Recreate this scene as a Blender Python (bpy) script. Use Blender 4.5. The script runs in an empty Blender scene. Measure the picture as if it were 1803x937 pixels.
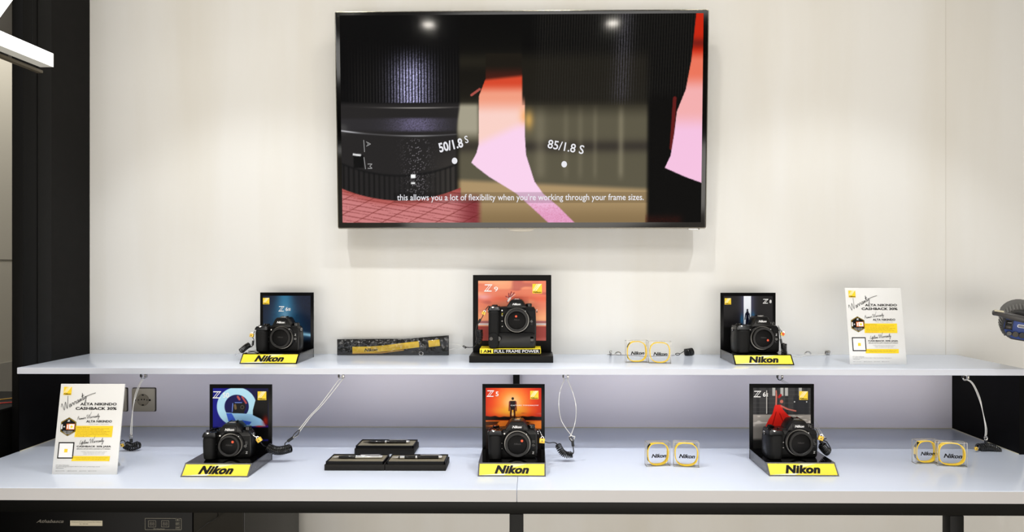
import bpy, math, random
import numpy as np
from mathutils import Vector, Matrix
random.seed(4)
PI = math.pi
SC = bpy.context.scene
COL = SC.collection

# ------------------------------------------------------------ camera
CAM = Vector((0.0, -2.15, 1.40)); F = 1150.0; CX, CY = 927.5, 472.0; YAW = math.radians(0.6)
cd = bpy.data.cameras.new('camera'); co = bpy.data.objects.new('camera', cd); COL.objects.link(co)
co.location = CAM; co.rotation_euler = (PI/2, 0, YAW)
cd.sensor_width = 36.0; cd.lens = 36.0*F/1803.0
cd.shift_x = -(CX-901.5)/1803.0; cd.shift_y = (CY-468.5)/1803.0
cd.clip_start = 0.05
SC.camera = co

# ------------------------------------------------------------ view, world
SC.view_settings.view_transform = 'Standard'; SC.view_settings.look = 'None'
SC.view_settings.gamma = 1.0; SC.view_settings.use_curve_mapping = False
SC.view_settings.exposure = 0.0
w = bpy.data.worlds.new('world'); SC.world = w; w.use_nodes = True
w.node_tree.nodes['Background'].inputs[0].default_value = (1.0, 0.97, 0.93, 1)
w.node_tree.nodes['Background'].inputs[1].default_value = 0.06

# ------------------------------------------------------------ lamps of the room, and added fill lights
CEIL = 2.90
SPOTS = [(-0.88, -0.76, 29), (0.10, -0.76, 23), (0.94, -0.76, 28)]      # near row, light the wall
FARS = [(-0.80, -2.89, 9), (0.54, -2.89, 9)]        # next row, seen again in the screen
LAMPCOL = (0.95, 0.985, 1.03)
for (x, y, p) in SPOTS + FARS:
    ld = bpy.data.lights.new('downlight_beam', 'SPOT'); lo = bpy.data.objects.new('downlight_beam', ld); COL.objects.link(lo)
    lo.location = (x, y, CEIL-0.03); ld.energy = p; ld.color = LAMPCOL
    ld.spot_size = math.radians(80 if y > -1 else 120); ld.spot_blend = 0.3; ld.shadow_soft_size = 0.022
def area(x, y, z, sx, sy, power, rx=0.0, rz=0.0, col=(1, 0.975, 0.94)):
    ld = bpy.data.lights.new('added_fill', 'AREA'); lo = bpy.data.objects.new('added_fill', ld); COL.objects.link(lo)
    lo.location = (x, y, z); lo.rotation_euler = (rx, 0, rz); ld.shape = 'RECTANGLE'; ld.size = sx; ld.size_y = sy
    ld.energy = power; ld.color = col
area(-0.30, -1.45, CEIL-0.02, 4.4, 0.6, 30)  # added unseen overhead fill for counter, shelf and wall
area(0.05, -3.4, 0.72, 5.0, 1.15, 66, rx=math.radians(90), col=(1, 0.95, 0.88))                 # added low frontal fill behind the camera, evens out wall and front faces

# ------------------------------------------------------------ geometry helpers
def ray(px, py):
    a, b = (px-CX)/F, (CY-py)/F
    c, s = math.cos(YAW), math.sin(YAW)
    return Vector((a*c - s, a*s + c, b))
def atY(px, py, Y):
    d = ray(px, py); return CAM + d*((Y-CAM.y)/d.y)
def atZ(px, py, Z):
    d = ray(px, py); return CAM + d*((Z-CAM.z)/d.z)

def s2l(c):
    out = []
    for x in c[:3]:
        x = x/255.0
        out.append(x/12.92 if x <= 0.04045 else ((x+0.055)/1.055)**2.4)
    return tuple(out)

MATS = {}
def mat(name, rgb=(128, 128, 128), rough=0.5, metal=0.0, spec=0.5, emit=None, es=1.0, coat=0.0, noise=None, bump=None, lin=False):
    if name in MATS: return MATS[name]
    m = bpy.data.materials.new(name); m.use_nodes = True; nt = m.node_tree
    b = nt.nodes['Principled BSDF']
    c = rgb if lin else s2l(rgb)
    b.inputs['Base Color'].default_value = (*c, 1); b.inputs['Roughness'].default_value = rough
    b.inputs['Metallic'].default_value = metal; b.inputs['Specular IOR Level'].default_value = spec
    b.inputs['Coat Weight'].default_value = coat; b.inputs['Coat Roughness'].default_value = 0.05
    if emit:
        b.inputs['Emission Color'].default_value = (*s2l(emit), 1); b.inputs['Emission Strength'].default_value = es
    if noise:                         # (scale, second colour, low, high, stretch)
        tc = nt.nodes.new('ShaderNodeTexCoord'); mp = nt.nodes.new('ShaderNodeMapping')
        mp.inputs['Scale'].default_value = noise[4] if len(noise) > 4 else (1, 1, 1)
        n = nt.nodes.new('ShaderNodeTexNoise'); n.inputs['Scale'].default_value = noise[0]; n.inputs['Detail'].default_value = 5
        r = nt.nodes.new('ShaderNodeMapRange'); r.inputs['From Min'].default_value = noise[2]; r.inputs['From Max'].default_value = noise[3]
        mx = nt.nodes.new('ShaderNodeMix'); mx.data_type = 'RGBA'
        mx.inputs[6].default_value = (*c, 1); mx.inputs[7].default_value = (*s2l(noise[1]), 1)
        L = nt.links.new
        L(tc.outputs['Object'], mp.inputs[0]); L(mp.outputs[0], n.inputs['Vector']); L(n.outputs[0], r.inputs[0]); L(r.outputs[0], mx.inputs[0]); L(mx.outputs[2], b.inputs['Base Color'])
    if bump:                          # (scale, strength, distance)
        tc = nt.nodes.new('ShaderNodeTexCoord'); n = nt.nodes.new('ShaderNodeTexNoise'); n.inputs['Scale'].default_value = bump[0]; n.inputs['Detail'].default_value = 4
        bp = nt.nodes.new('ShaderNodeBump'); bp.inputs['Strength'].default_value = bump[1]; bp.inputs['Distance'].default_value = bump[2]
        nt.links.new(tc.outputs['Object'], n.inputs['Vector']); nt.links.new(n.outputs[0], bp.inputs['Height']); nt.links.new(bp.outputs[0], b.inputs['Normal'])
    MATS[name] = m; return m

def clear_mat(name, tint, gloss=0.06, rough=0.03, bump=None, alpha=0.0, body=(200, 200, 195), fk=1.0):
    """thin clear plastic: see-through with a fresnel gloss and a little milkiness"""
    if name in MATS: return MATS[name]
    m = bpy.data.materials.new(name); m.use_nodes = True; nt = m.node_tree; nt.nodes.clear(); L = nt.links.new
    out = nt.nodes.new('ShaderNodeOutputMaterial'); tr = nt.nodes.new('ShaderNodeBsdfTransparent'); tr.inputs[0].default_value = (*tint, 1)
    gl = nt.nodes.new('ShaderNodeBsdfGlossy'); gl.inputs['Roughness'].default_value = rough
    df = nt.nodes.new('ShaderNodeBsdfDiffuse'); df.inputs[0].default_value = (*s2l(body), 1)
    m1 = nt.nodes.new('ShaderNodeMixShader'); m1.inputs[0].default_value = alpha
    L(tr.outputs[0], m1.inputs[1]); L(df.outputs[0], m1.inputs[2])
    fr = nt.nodes.new('ShaderNodeFresnel'); fr.inputs[0].default_value = 1.45
    ad = nt.nodes.new('ShaderNodeMath'); ad.operation = 'MULTIPLY_ADD'; ad.inputs[1].default_value = fk; ad.inputs[2].default_value = gloss; ad.use_clamp = True
    L(fr.outputs[0], ad.inputs[0])
    m2 = nt.nodes.new('ShaderNodeMixShader'); L(ad.outputs[0], m2.inputs[0]); L(m1.outputs[0], m2.inputs[1]); L(gl.outputs[0], m2.inputs[2])
    if bump:
        tc = nt.nodes.new('ShaderNodeTexCoord'); n = nt.nodes.new('ShaderNodeTexNoise'); n.inputs['Scale'].default_value = bump[0]; n.inputs['Detail'].default_value = 3
        bp = nt.nodes.new('ShaderNodeBump'); bp.inputs['Strength'].default_value = bump[1]; bp.inputs['Distance'].default_value = bump[2]
        L(tc.outputs['Object'], n.inputs['Vector']); L(n.outputs[0], bp.inputs['Height']); L(bp.outputs[0], gl.inputs['Normal']); L(bp.outputs[0], fr.inputs['Normal'])
    L(m2.outputs[0], out.inputs[0]); MATS[name] = m; return m

def vcol_mat(name, emissive=False, rough=0.35, spec=0.4, strength=1.0):
    if name in MATS: return MATS[name]
    m = bpy.data.materials.new(name); m.use_nodes = True; nt = m.node_tree; b = nt.nodes['Principled BSDF']
    a = nt.nodes.new('ShaderNodeVertexColor'); a.layer_name = 'picture'
    b.inputs['Roughness'].default_value = rough; b.inputs['Specular IOR Level'].default_value = spec
    if emissive:
        b.inputs['Base Color'].default_value = (0.003, 0.003, 0.003, 1)
        nt.links.new(a.outputs[0], b.inputs['Emission Color']); b.inputs['Emission Strength'].default_value = strength
    else: nt.links.new(a.outputs[0], b.inputs['Base Color'])
    MATS[name] = m; return m

TEXT = {}
def text_mesh(s, bold=0.0, shear=0.0, spacing=1.0):
    k = (s, bold, shear, spacing)
    if k not in TEXT:
        cu = bpy.data.curves.new('t', 'FONT'); cu.body = s; cu.size = 1.0; cu.offset = bold; cu.shear = shear; cu.space_character = spacing
        cu.resolution_u = 3; cu.fill_mode = 'FRONT'; cu.dimensions = '2D'
        o = bpy.data.objects.new('t', cu)
        me = bpy.data.meshes.new_from_object(o)
        vs = [(v.co.x, v.co.y) for v in me.vertices]; fs = [tuple(p.vertices) for p in me.polygons]
        bpy.data.objects.remove(o); bpy.data.curves.remove(cu); bpy.data.meshes.remove(me)
        TEXT[k] = (vs, fs)
    return TEXT[k]

def rrect(w, h, r, n=3, cx=0.0, cy=0.0):
    pts = []
    for (sx, sy, a0) in ((1, 1, 0), (-1, 1, PI/2), (-1, -1, PI), (1, -1, 1.5*PI)):
        for i in range(n+1):
            a = a0 + i*PI/2/n
            pts.append((cx + sx*(w/2-r) + r*math.cos(a), cy + sy*(h/2-r) + r*math.sin(a)))
    return pts
def ngon(cx, cy, r, n, a0=0.0, ry=None):
    ry = ry or r
    return [(cx+r*math.cos(a0+2*PI*i/n), cy+ry*math.sin(a0+2*PI*i/n)) for i in range(n)]
def inset(poly, d):
    n = len(poly); out = []
    A = sum(poly[i][0]*poly[(i+1) % n][1]-poly[(i+1) % n][0]*poly[i][1] for i in range(n))
    sg = 1 if A > 0 else -1
    for i in range(n):
        p0, p1, p2 = poly[i-1], poly[i], poly[(i+1) % n]
        a = Vector((p1[0]-p0[0], p1[1]-p0[1])); b = Vector((p2[0]-p1[0], p2[1]-p1[1]))
        if a.length < 1e-9: a = b
        if b.length < 1e-9: b = a
        a.normalize(); b.normalize()
        na = Vector((-a.y, a.x))*sg; nb = Vector((-b.y, b.x))*sg
        m = na+nb
        if m.length < 1e-6: m = na
        m.normalize(); k = d/max(0.35, m.dot(na))
        out.append((p1[0]+m.x*k, p1[1]+m.y*k))
    return out

def cr(pts, k=6, closed=False):
    """smooth path through points (Catmull-Rom)"""
    P = [Vector(p) for p in pts]; n = len(P); out = []
    rng = range(n if closed else n-1)
    for i in rng:
        if closed: a, b, c, d = P[i-1], P[i], P[(i+1) % n], P[(i+2) % n]
        else: a, b, c, d = P[max(i-1, 0)], P[i], P[i+1], P[min(i+2, n-1)]
        for j in range(k):
            t = j/k
            out.append(0.5*((2*b) + (c-a)*t + (2*a-5*b+4*c-d)*t*t + (-a+3*b-3*c+d)*t**3))
    if not closed: out.append(P[-1])
    return out

class MB:
    def __init__(s): s.v = []; s.f = []; s.mi = []; s.m = []
    def idx(s, m):
        if m not in s.m: s.m.append(m)
        return s.m.index(m)
    def add(s, vs, fs, m, M=None):
        o = len(s.v); i = s.idx(m)
        for p in vs:
            p = Vector(p)
            s.v.append(tuple(M @ p if M else p))
        for f in fs: s.f.append(tuple(o+k for k in f)); s.mi.append(i)
        return s
    def loft(s, rings, m, cap0=True, cap1=True, M=None, closed=False):
        n = len(rings[0]); vs = [p for r in rings for p in r]; fs = []
        R = len(rings)
        for r in range(R if closed else R-1):
            q = (r+1) % R
            for i in range(n):
                j = (i+1) % n
                fs.append((r*n+i, r*n+j, q*n+j, q*n+i))
        if cap0 and not closed: fs.append(tuple(range(n))[::-1])
        if cap1 and not closed: fs.append(tuple((R-1)*n+i for i in range(n)))
        return s.add(vs, fs, m, M)
    def prism(s, poly, a, b, m, bev=0.0, axis='z', M=None):
        mp = {'z': lambda p, h: (p[0], p[1], h), 'y': lambda p, h: (p[0], h, p[1]), 'x': lambda p, h: (h, p[0], p[1])}[axis]
        if bev > 0:
            q = inset(poly, bev); q2 = inset(poly, bev*0.3)
            rings = [[mp(p, a) for p in q], [mp(p, a+bev*0.3) for p in q2], [mp(p, a+bev) for p in poly], [mp(p, b-bev) for p in poly], [mp(p, b-bev*0.3) for p in q2], [mp(p, b) for p in q]]
        else: rings = [[mp(p, a) for p in poly], [mp(p, b) for p in poly]]
        return s.loft(rings, m, M=M)
    def box(s, x0, x1, y0, y1, z0, z1, m, bev=0.0, M=None):
        w, h = x1-x0, y1-y0
        if bev > 0: return s.prism(rrect(w, h, bev, 2, (x0+x1)/2, (y0+y1)/2), z0, z1, m, bev, 'z', M)
        vs = [(x, y, z) for z in (z0, z1) for (x, y) in ((x0, y0), (x1, y0), (x1, y1), (x0, y1))]
        return s.add(vs, [(3, 2, 1, 0), (4, 5, 6, 7), (0, 1, 5, 4), (1, 2, 6, 5), (2, 3, 7, 6), (3, 0, 4, 7)], m, M)
    def lathe(s, prof, m, c=(0, 0, 0), axis='y', n=32, M=None, knurl=0.0, caps=(True, True)):
        rings = []
        for (r, h) in prof:
            ring = []
            for i in range(n):
                a = 2*PI*i/n; rr = r*(1-knurl*(i % 2)) if r > 0 else 0.00005
                x, y = rr*math.cos(a), rr*math.sin(a)
                ring.append({'y': (c[0]+x, c[1]+h, c[2]+y), 'z': (c[0]+x, c[1]+y, c[2]+h), 'x': (c[0]+h, c[1]+x, c[2]+y)}[axis])
            rings.append(ring)
        return s.loft(rings, m, caps[0], caps[1], M)
    def cyl(s, c, r, h, m, axis='z', n=20, bev=0.0, M=None, knurl=0.0):
        b = bev or r*0.08
        return s.lathe([(r-b, 0), (r, b), (r, h-b), (r-b, h)], m, c, axis, n, M, knurl)
    def tube(s, pts, r, m, n=7, closed=False, M=None, rx=None):
        P = [Vector(p) for p in pts]; N = len(P)
        if N < 2: return s
        T = []
        for i in range(N):
            a = P[i-1] if (i > 0 or closed) else P[i]; b = P[(i+1) % N] if (i < N-1 or closed) else P[i]
            t = (b-a); T.append(t.normalized() if t.length > 1e-9 else Vector((0, 0, 1)))
        up = Vector((0, 0, 1)) if abs(T[0].z) < 0.9 else Vector((1, 0, 0))
        u = (up - T[0]*up.dot(T[0])).normalized(); rings = []
        for i in range(N):
            u = u - T[i]*u.dot(T[i])
            u = u.normalized() if u.length > 1e-6 else T[i].orthogonal().normalized()
            v = T[i].cross(u); rr = r[i] if isinstance(r, (list, tuple)) else r
            rings.append([tuple(P[i] + u*rr*math.cos(2*PI*k/n) + v*rr*(rx or 1)*math.sin(2*PI*k/n)) for k in range(n)])
        return s.loft(rings, m, M=M, closed=closed)
    def coil(s, axis_pts, R, r, turns, m, seg=12, n=6, taper=True):
        A = cr(axis_pts, 10); N = len(A); out = []; total = int(turns*seg)
        for i in range(total+1):
            t = i/total*(N-1); k = min(int(t), N-2); p = A[k].lerp(A[k+1], t-k); d = (A[k+1]-A[k]).normalized()
            u = d.orthogonal().normalized()
            ref = Vector((0.13, -0.95, 0.28)); u = (ref-d*ref.dot(d)).normalized(); v = d.cross(u)
            a = 2*PI*i/seg; rr = R*(min(1, 0.45+min(i, total-i)/(seg*1.2)) if taper else 1)
            out.append(p + u*rr*math.cos(a) + v*rr*math.sin(a))
        return s.tube(out, r, m, n)
    def text(s, t, m, size, M, bold=0.0, shear=0.0, width=None, align='c', rot=0.0, at=(0, 0), lift=0.0, spacing=1.0, height=None, valign='c'):
        """lettering lying in the local x-y plane of M"""
        vs, fs = text_mesh(t, bold, shear, spacing)
        if not vs: return s
        x0 = min(v[0] for v in vs); x1 = max(v[0] for v in vs); y0 = min(v[1] for v in vs); y1 = max(v[1] for v in vs)
        k = size; kx = (width/(x1-x0)) if width else k
        if width and not size: k = kx
        if height: k = height/(y1-y0)
        ox = {'c': (x0+x1)/2, 'l': x0, 'r': x1}[align]; oy = (y0+y1)/2 if valign == 'c' else y0
        c, sn = math.cos(rot), math.sin(rot); out = []
        for (x, y) in vs:
            X, Y = (x-ox)*kx, (y-oy)*k
            out.append((at[0]+X*c-Y*sn, at[1]+X*sn+Y*c, lift))
        return s.add(out, fs, m, M)
    def poly(s, pts, m, M, lift=0.0):
        return s.add([(p[0], p[1], lift) for p in pts], [tuple(range(len(pts)))], m, M)
    def build(s, name, parent=None, off=None, label=None, sharp=38, kind=None):
        me = bpy.data.meshes.new(name)
        vs = s.v
        if off is not None: vs = [(a-off[0], b-off[1], c-off[2]) for (a, b, c) in vs]
        me.from_pydata(vs, [], s.f)
        for m in s.m: me.materials.append(m)
        me.polygons.foreach_set('material_index', s.mi)
        me.polygons.foreach_set('use_smooth', [True]*len(s.f))
        me.update()
        try: me.set_sharp_from_angle(angle=math.radians(sharp))
        except Exception: pass
        o = bpy.data.objects.new(name, me); COL.objects.link(o)
        if parent: o.parent = parent
        if label: o['label'] = label
        if kind: o['kind'] = kind
        return o

def thing(name, label, cat, loc=(0, 0, 0), rz=0.0, group=None):
    o = bpy.data.objects.new(name, None); COL.objects.link(o); o.empty_display_size = 0.05
    o.location = loc; o.rotation_euler = (0, 0, rz); o['label'] = label; o['category'] = cat
    if group: o['group'] = group
    return o
def struct(name, mb, label=None, parent=None):
    o = mb.build(name, parent)
    if parent is None: o['kind'] = 'structure'
    if label: o['label'] = label
    return o

# picture painting: numpy helpers (flat print and the lit screen only)
def lin(a):
    a = np.clip(a, 0, 255)/255.0
    return np.where(a <= 0.04045, a/12.92, ((a+0.055)/1.055)**2.4)
def ss(x, a, b):
    t = np.clip((x-a)/(b-a), 0, 1); return t*t*(3-2*t)
def mixc(I, c, k):
    k = np.clip(k, 0, 1)[..., None]; return I*(1-k)+np.array(c, float)*k
def inpoly(X, Y, P, soft=0):
    r = np.zeros(X.shape, bool); n = len(P)
    for i in range(n):
        x1, y1 = P[i]; x2, y2 = P[(i+1) % n]
        if y1 == y2: continue
        c = ((y1 > Y) != (y2 > Y)) & (X < (x2-x1)*(Y-y1)/(y2-y1)+x1)
        r ^= c
    return r.astype(float)
def vnoise(X, Y, sx, sy, seed):
    rg = np.random.default_rng(seed); G = rg.random((64, 64)); x, y = X*sx, Y*sy
    xi, yi = np.floor(x).astype(int), np.floor(y).astype(int); fx, fy = x-xi, y-yi
    fx = fx*fx*(3-2*fx); fy = fy*fy*(3-2*fy)
    g = lambda a, b: G[b % 64, a % 64]
    return (g(xi, yi)*(1-fx)+g(xi+1, yi)*fx)*(1-fy)+(g(xi, yi+1)*(1-fx)+g(xi+1, yi+1)*fx)*fy
def grain(X, seed): return np.random.default_rng(seed).random(X.shape)
def seg(X, Y, x1, y1, x2, y2, w):
    dx, dy = x2-x1, y2-y1; t = np.clip(((X-x1)*dx+(Y-y1)*dy)/(dx*dx+dy*dy+1e-9), 0, 1)
    return (np.hypot(X-x1-t*dx, Y-y1-t*dy) < w).astype(float)

def picture(name, w, h, nx, ny, paint, material, parent, M, extra=None):
    """flat printed or lit picture: a grid with one colour per point, upright in M's x-y plane, origin at its lower left"""
    U, V = np.meshgrid(np.linspace(0, 1, nx+1), np.linspace(0, 1, ny+1))
    I = sum(lin(paint(U+a/nx, 1-V+b/ny)) for (a, b) in ((-.3, -.12), (.12, -.3), (.3, .12), (-.12, .3)))/4
    co = np.stack([U*w, V*h, np.zeros_like(U)], -1).reshape(-1, 3)
    R = np.array(M.to_3x3()); T = np.array(M.translation); co = co @ R.T + T
    i = np.arange(nx)[None, :] + np.arange(ny)[:, None]*(nx+1)
    q = np.stack([i, i+1, i+nx+2, i+nx+1], -1).reshape(-1, 4)
    me = bpy.data.meshes.new(name)
    nv, nf = len(co), len(q)
    ev, ef, em = [], [], []
    if extra: ev, ef, em = extra.v, extra.f, extra.mi
    me.from_pydata(co.tolist()+list(ev), [], q.tolist()+[tuple(k+nv for k in f) for f in ef])
    me.materials.append(material)
    if extra:
        for m in extra.m: me.materials.append(m)
        me.polygons.foreach_set('material_index', [0]*nf+[k+1 for k in em])
    ca = me.color_attributes.new('picture', 'FLOAT_COLOR', 'POINT')
    buf = np.ones((nv+len(ev), 4), dtype=np.float32); buf[:nv, :3] = I.reshape(-1, 3); ca.data.foreach_set('color', buf.ravel())
    me.update()
    o = bpy.data.objects.new(name, me); COL.objects.link(o); o.parent = parent
    return o

def upright(x=0, y=0, z=0, lean=0.0):
    """matrix: local x = world x, local y = world z (leaning back by lean), local z = towards the viewer (-y)"""
    return Matrix.Translation((x, y, z)) @ Matrix.Rotation(PI/2-lean, 4, 'X')

# ------------------------------------------------------------ materials
M_wall = mat('wall_paint', (229, 228, 224), 0.75, noise=(1.6, (223, 220, 212), 0.42, 0.72, (3.0, 1, 0.35)), spec=0.2)
M_lam = mat('white_laminate', (229, 237, 252), 0.18, spec=0.5)
M_edge = mat('laminate_edge', (200, 199, 200), 0.35)
M_back = mat('grey_back_panel', (232, 228, 238), 0.5)
M_blkpanel = mat('charcoal_panel', (11, 10, 9), 0.6, spec=.15, noise=(30, (16, 14, 13), 0.4, 0.8))
M_blk = mat('black_paint', (4, 4, 4), 0.55, spec=.15)
M_steel_blk = mat('black_steel_tube', (6, 6, 5), 0.45, spec=.2)
M_acry = mat('black_acrylic', (6, 6, 7), 0.08, spec=0.6)
M_acrymat = mat('black_frame_print', (4, 4, 5), 0.3, spec=.15)
M_smoke = clear_mat('smoky_acrylic_side', (0.62, 0.62, 0.64), 0.10, 0.06, alpha=0.22, body=(150, 148, 150))
M_rub = mat('black_rubber', (11, 11, 11), 0.62, spec=.25, bump=(900, 0.35, 0.0004))
M_mag = mat('black_camera_shell', (8, 8, 9), 0.34, spec=.35, bump=(1500, 0.15, 0.0002))
M_capm = mat('black_cap_plastic', (10, 9, 9), 0.32, spec=.3)
M_capin = mat('cap_disc_plastic', (8, 7, 7), 0.5, spec=.15)
M_gls = mat('gloss_black', (5, 5, 5), 0.1)
M_met = mat('brushed_metal', (190, 188, 184), 0.25, 1.0)
M_chr = mat('chrome', (225, 225, 225), 0.08, 1.0)
M_dkm = mat('dark_metal', (70, 68, 66), 0.3, 1.0)
M_brass = mat('brass', (250, 205, 80), 0.35, 0.4)
M_yel = mat('yellow_print', (255, 232, 52), 0.35)
M_yel2 = mat('yellow_soft', (255, 214, 36), 0.5)
M_white = mat('white_print', (245, 245, 245), 0.4)
M_grey = mat('grey_print', (120, 120, 120), 0.5)
M_ink = mat('black_ink', (7, 7, 7), 0.5, spec=.2)
M_red = mat('red_print', (235, 70, 50), 0.45)
M_orange = mat('orange_print', (235, 120, 40), 0.5)
M_paper = mat('white_sign_board', (232, 232, 230), 0.3)
M_cable = mat('clear_coated_cable', (232, 230, 224), 0.3, 0.15)
M_cord = mat('black_cord', (10, 10, 10), 0.3)
M_clear = clear_mat('clear_plastic', (0.99, 0.99, 0.988), 0.0, 0.03, fk=.35)
M_clredge = clear_mat('clear_plastic_edge', (0.88, 0.87, 0.84), 0.05, 0.08, alpha=0.35, body=(215, 212, 204))
M_sock = mat('socket_plastic', (172, 164, 146), 0.4)
M_sockd = mat('socket_recess', (140, 132, 115), 0.45)
M_screen = vcol_mat('lit_screen', True, 0.07, 0.15, 1.0)
M_poster = vcol_mat('poster_print', False, 0.35, 0.12)
M_scr_txt = mat('screen_lettering', (5, 5, 5), 0.3, emit=(238, 238, 244), es=0.95)
M_scr_dim = mat('screen_lettering_dim', (5, 5, 5), 0.3, emit=(165, 165, 165), es=0.8)

# ------------------------------------------------------------ the setting
SHELF_Z, COUNT_Z = 1.116, 0.876
XL = atY(158, 700, 0).x; XR = atY(1685, 700, 0).x
YSH = -0.304; YCO = -0.606
m = MB(); m.box(-2.6, XL-0.0, -0.001, 0.12, 0, CEIL, M_wall) if False else None
m = MB(); m.box(XL-0.02, 3.2, 0.0, 0.12, 0, CEIL, M_wall); struct('wall_back', m)
sx = atY(1665, 200, 0).x
m = MB(); m.box(sx-0.0006, sx+0.0006, -0.0008, 0.002, 0.95, CEIL, mat('seam_shade', (208, 203, 194), 0.8)); struct('trim_1', m, 'hairline seam between wall boards')
M_nb = mat('neighbour_wall', (202, 196, 180), 0.7)
m = MB(); m.box(-2.7, -2.60, -5.2, 2.3, 0.935, 2.44, M_nb); m.box(-2.7, -2.597, -5.2, 2.3, 1.438, 1.442, mat('joint_grey', (110, 106, 96), 0.7))
m.box(-2.7, -2.595, -5.2, 2.3, 2.44, CEIL, mat('soffit_dark', (44, 40, 32), 0.6)); m.box(-2.7, -2.595, -5.2, 2.3, 0, 0.935, mat('dado_grey', (176, 172, 162), 0.6)); struct('wall_left', m)
m = MB(); m.box(-2.7, XL-0.02, 2.3, 2.4, 0, CEIL, M_nb); struct('wall_far_left', m)
area(-2.05, 0.9, CEIL-0.02, 0.6, 0.6, 14)                                # added unseen fill that brightens the neighbouring wall
m = MB(); m.box(3.2, 3.3, -5.2, 0.12, 0, CEIL, M_wall); struct('wall_right', m)
m = MB(); m.box(-2.7, 3.3, -5.2, 2.4, -0.05, 0.0, mat('floor_tile', (176, 168, 156), 0.4)); struct('floor', m)
m = MB(); m.box(-2.7, 3.3, -5.2, 2.4, CEIL, CEIL+0.05, mat('ceiling_paint', (84, 82, 78), 0.8)); struct('ceiling', m)
# black column at the left end of the shelves: charcoal side board and a black post
t = thing('column_cladding', 'tall black column cladding at the left end of the white shelves', 'column', (XL, -0.14, 0))
o3 = (XL, -0.14, 0)
y1 = atZ(88, 636, SHELF_Z).y; yp = -0.286
m = MB(); m.box(XL-0.03, XL, y1, 0.0, 0, CEIL, M_blkpanel); m.build('side_board', t, o3)
m = MB(); m.box(XL-0.03, XL+0.002, yp, y1, 0, CEIL, M_blk, 0.0008); m.box(XL-0.03, XL+0.0035, yp+0.055, yp+0.0565, 0, CEIL, M_blkpanel); m.build('post', t, o3)

# ------------------------------------------------------------ counter and shelf
t = thing('display_counter', 'long glossy white display counter on a black steel frame', 'counter', (0, -0.3, 0)); o3 = (0, -0.3, 0)
seam = atY(910, 870, YCO).x
for a, b in ((XL, seam-0.0004), (seam+0.0004, XR+0.02)):
    m = MB(); m.box(a, b, YCO, 0.0, COUNT_Z-0.0295, COUNT_Z, M_lam, 0.0012)
    for k in range(len(m.f)):
        pass
    m.box(a+0.0005, b-0.0005, YCO-0.0012, YCO+0.001, COUNT_Z-0.029, COUNT_Z-0.001, M_edge); m.build('worktop', t, o3)
zr = COUNT_Z-0.0295
m = MB(); m.box(XL, XR, YCO+0.006, YCO+0.036, zr-0.031, zr, M_steel_blk, 0.0015); m.build('front_rail', t, o3)
for px in (909.5, 1678.5):
    x = atY(px, 920, YCO+0.02).x
    for yy in (YCO+0.006,):
        m = MB(); m.box(x-0.0165, x+0.0165, yy, yy+0.03, 0.0, zr-0.031, M_steel_blk, 0.0015); m.build('leg', t, o3)
for x in (XL+0.02,):
    m = MB(); m.box(x-0.0165, x+0.0165, -0.06, -0.03, 0.0, zr-0.031, M_steel_blk, 0.0015); m.build('leg', t, o3)

t = thing('wall_shelf', 'raised white shelf with black end panels above the counter', 'shelf', (0, -0.15, COUNT_Z)); o3 = (0, -0.15, COUNT_Z)
TH = 0.0180
m = MB(); m.box(XL, XR, YSH, 0.0, SHELF_Z-TH, SHELF_Z, M_lam, 0.001); m.box(XL+.0005, XR-.0005, YSH-.001, YSH+.001, SHELF_Z-TH+.0008, SHELF_Z-.0008, mat('shelf_edge', (216, 219, 228), 0.3)); m.build('shelf_board', t, o3)
for a, b in ((XL, XL+0.004), (XR-0.02, XR-0.002)):
    m = MB(); m.box(a, b, YSH+0.002, 0.0, COUNT_Z, SHELF_Z-TH, mat('black_end_panel', (3, 3, 3), 0.5, spec=.08)); m.build('end_panel', t, o3)
m = MB(); m.box(XL+0.004, XR-0.02, -0.006, 0.0, COUNT_Z, SHELF_Z-TH, M_back); m.build('back_panel', t, o3)
M_seal = mat('sealant', (206, 200, 172), 0.5)
m = MB(); m.tube([(XL+.004, -.0075, COUNT_Z+.0006), (XR-.02, -.0075, COUNT_Z+.0006)], .0015, M_seal, 6); m.tube([(XR-.0205, -.006, COUNT_Z+.0006), (XR-.0205, YSH+.004, COUNT_Z+.0006)], .0012, M_seal, 6); m.tube([(XL+.0045, -.006, COUNT_Z+.0006), (XL+.0045, YSH+.004, COUNT_Z+.0006)], .0012, M_seal, 6); m.build('sealant_bead', t, o3)
x = atY(909, 668, -0.03).x
m = MB(); m.box(x-0.0105, x+0.0105, -0.03, -0.006, COUNT_Z, SHELF_Z-TH, M_blk); m.build('support_post', t, o3)

# ------------------------------------------------------------ television
TVY = -0.068
tv_bl = atY(594, 403, TVY); tv_br = atY(1243, 403, TVY)
TVW = tv_br.x-tv_bl.x; TVH = 0.684; TVX = (tv_bl.x+tv_br.x)/2; tilt = math.radians(2.9)
tv = thing('television', 'large flat television with thin silver rim, tilted forward on the white wall', 'television', (TVX, TVY, tv_bl.z))
tv.rotation_euler = (tilt, 0, math.radians(-0.35))
M_rim = mat('silver_rim', (150, 146, 136), 0.25, 0.8)
m = MB(); m.prism(rrect(TVW, TVH, 0.006, 3, 0, TVH/2), 0.0, 0.030, M_rim, 0.0015, 'y'); m.prism(rrect(TVW*0.7, TVH*0.6, 0.02, 3, 0, TVH*0.42), 0.028, 0.048, M_blk, 0.004, 'y'); m.build('housing', tv)
m = MB(); m.prism(rrect(TVW-0.006, TVH-0.006, 0.004, 3, 0, TVH/2), -0.0015, 0.004, mat('bezel_black', (3, 3, 3), 0.12), 0.0006, 'y'); m.build('bezel', tv)
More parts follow.
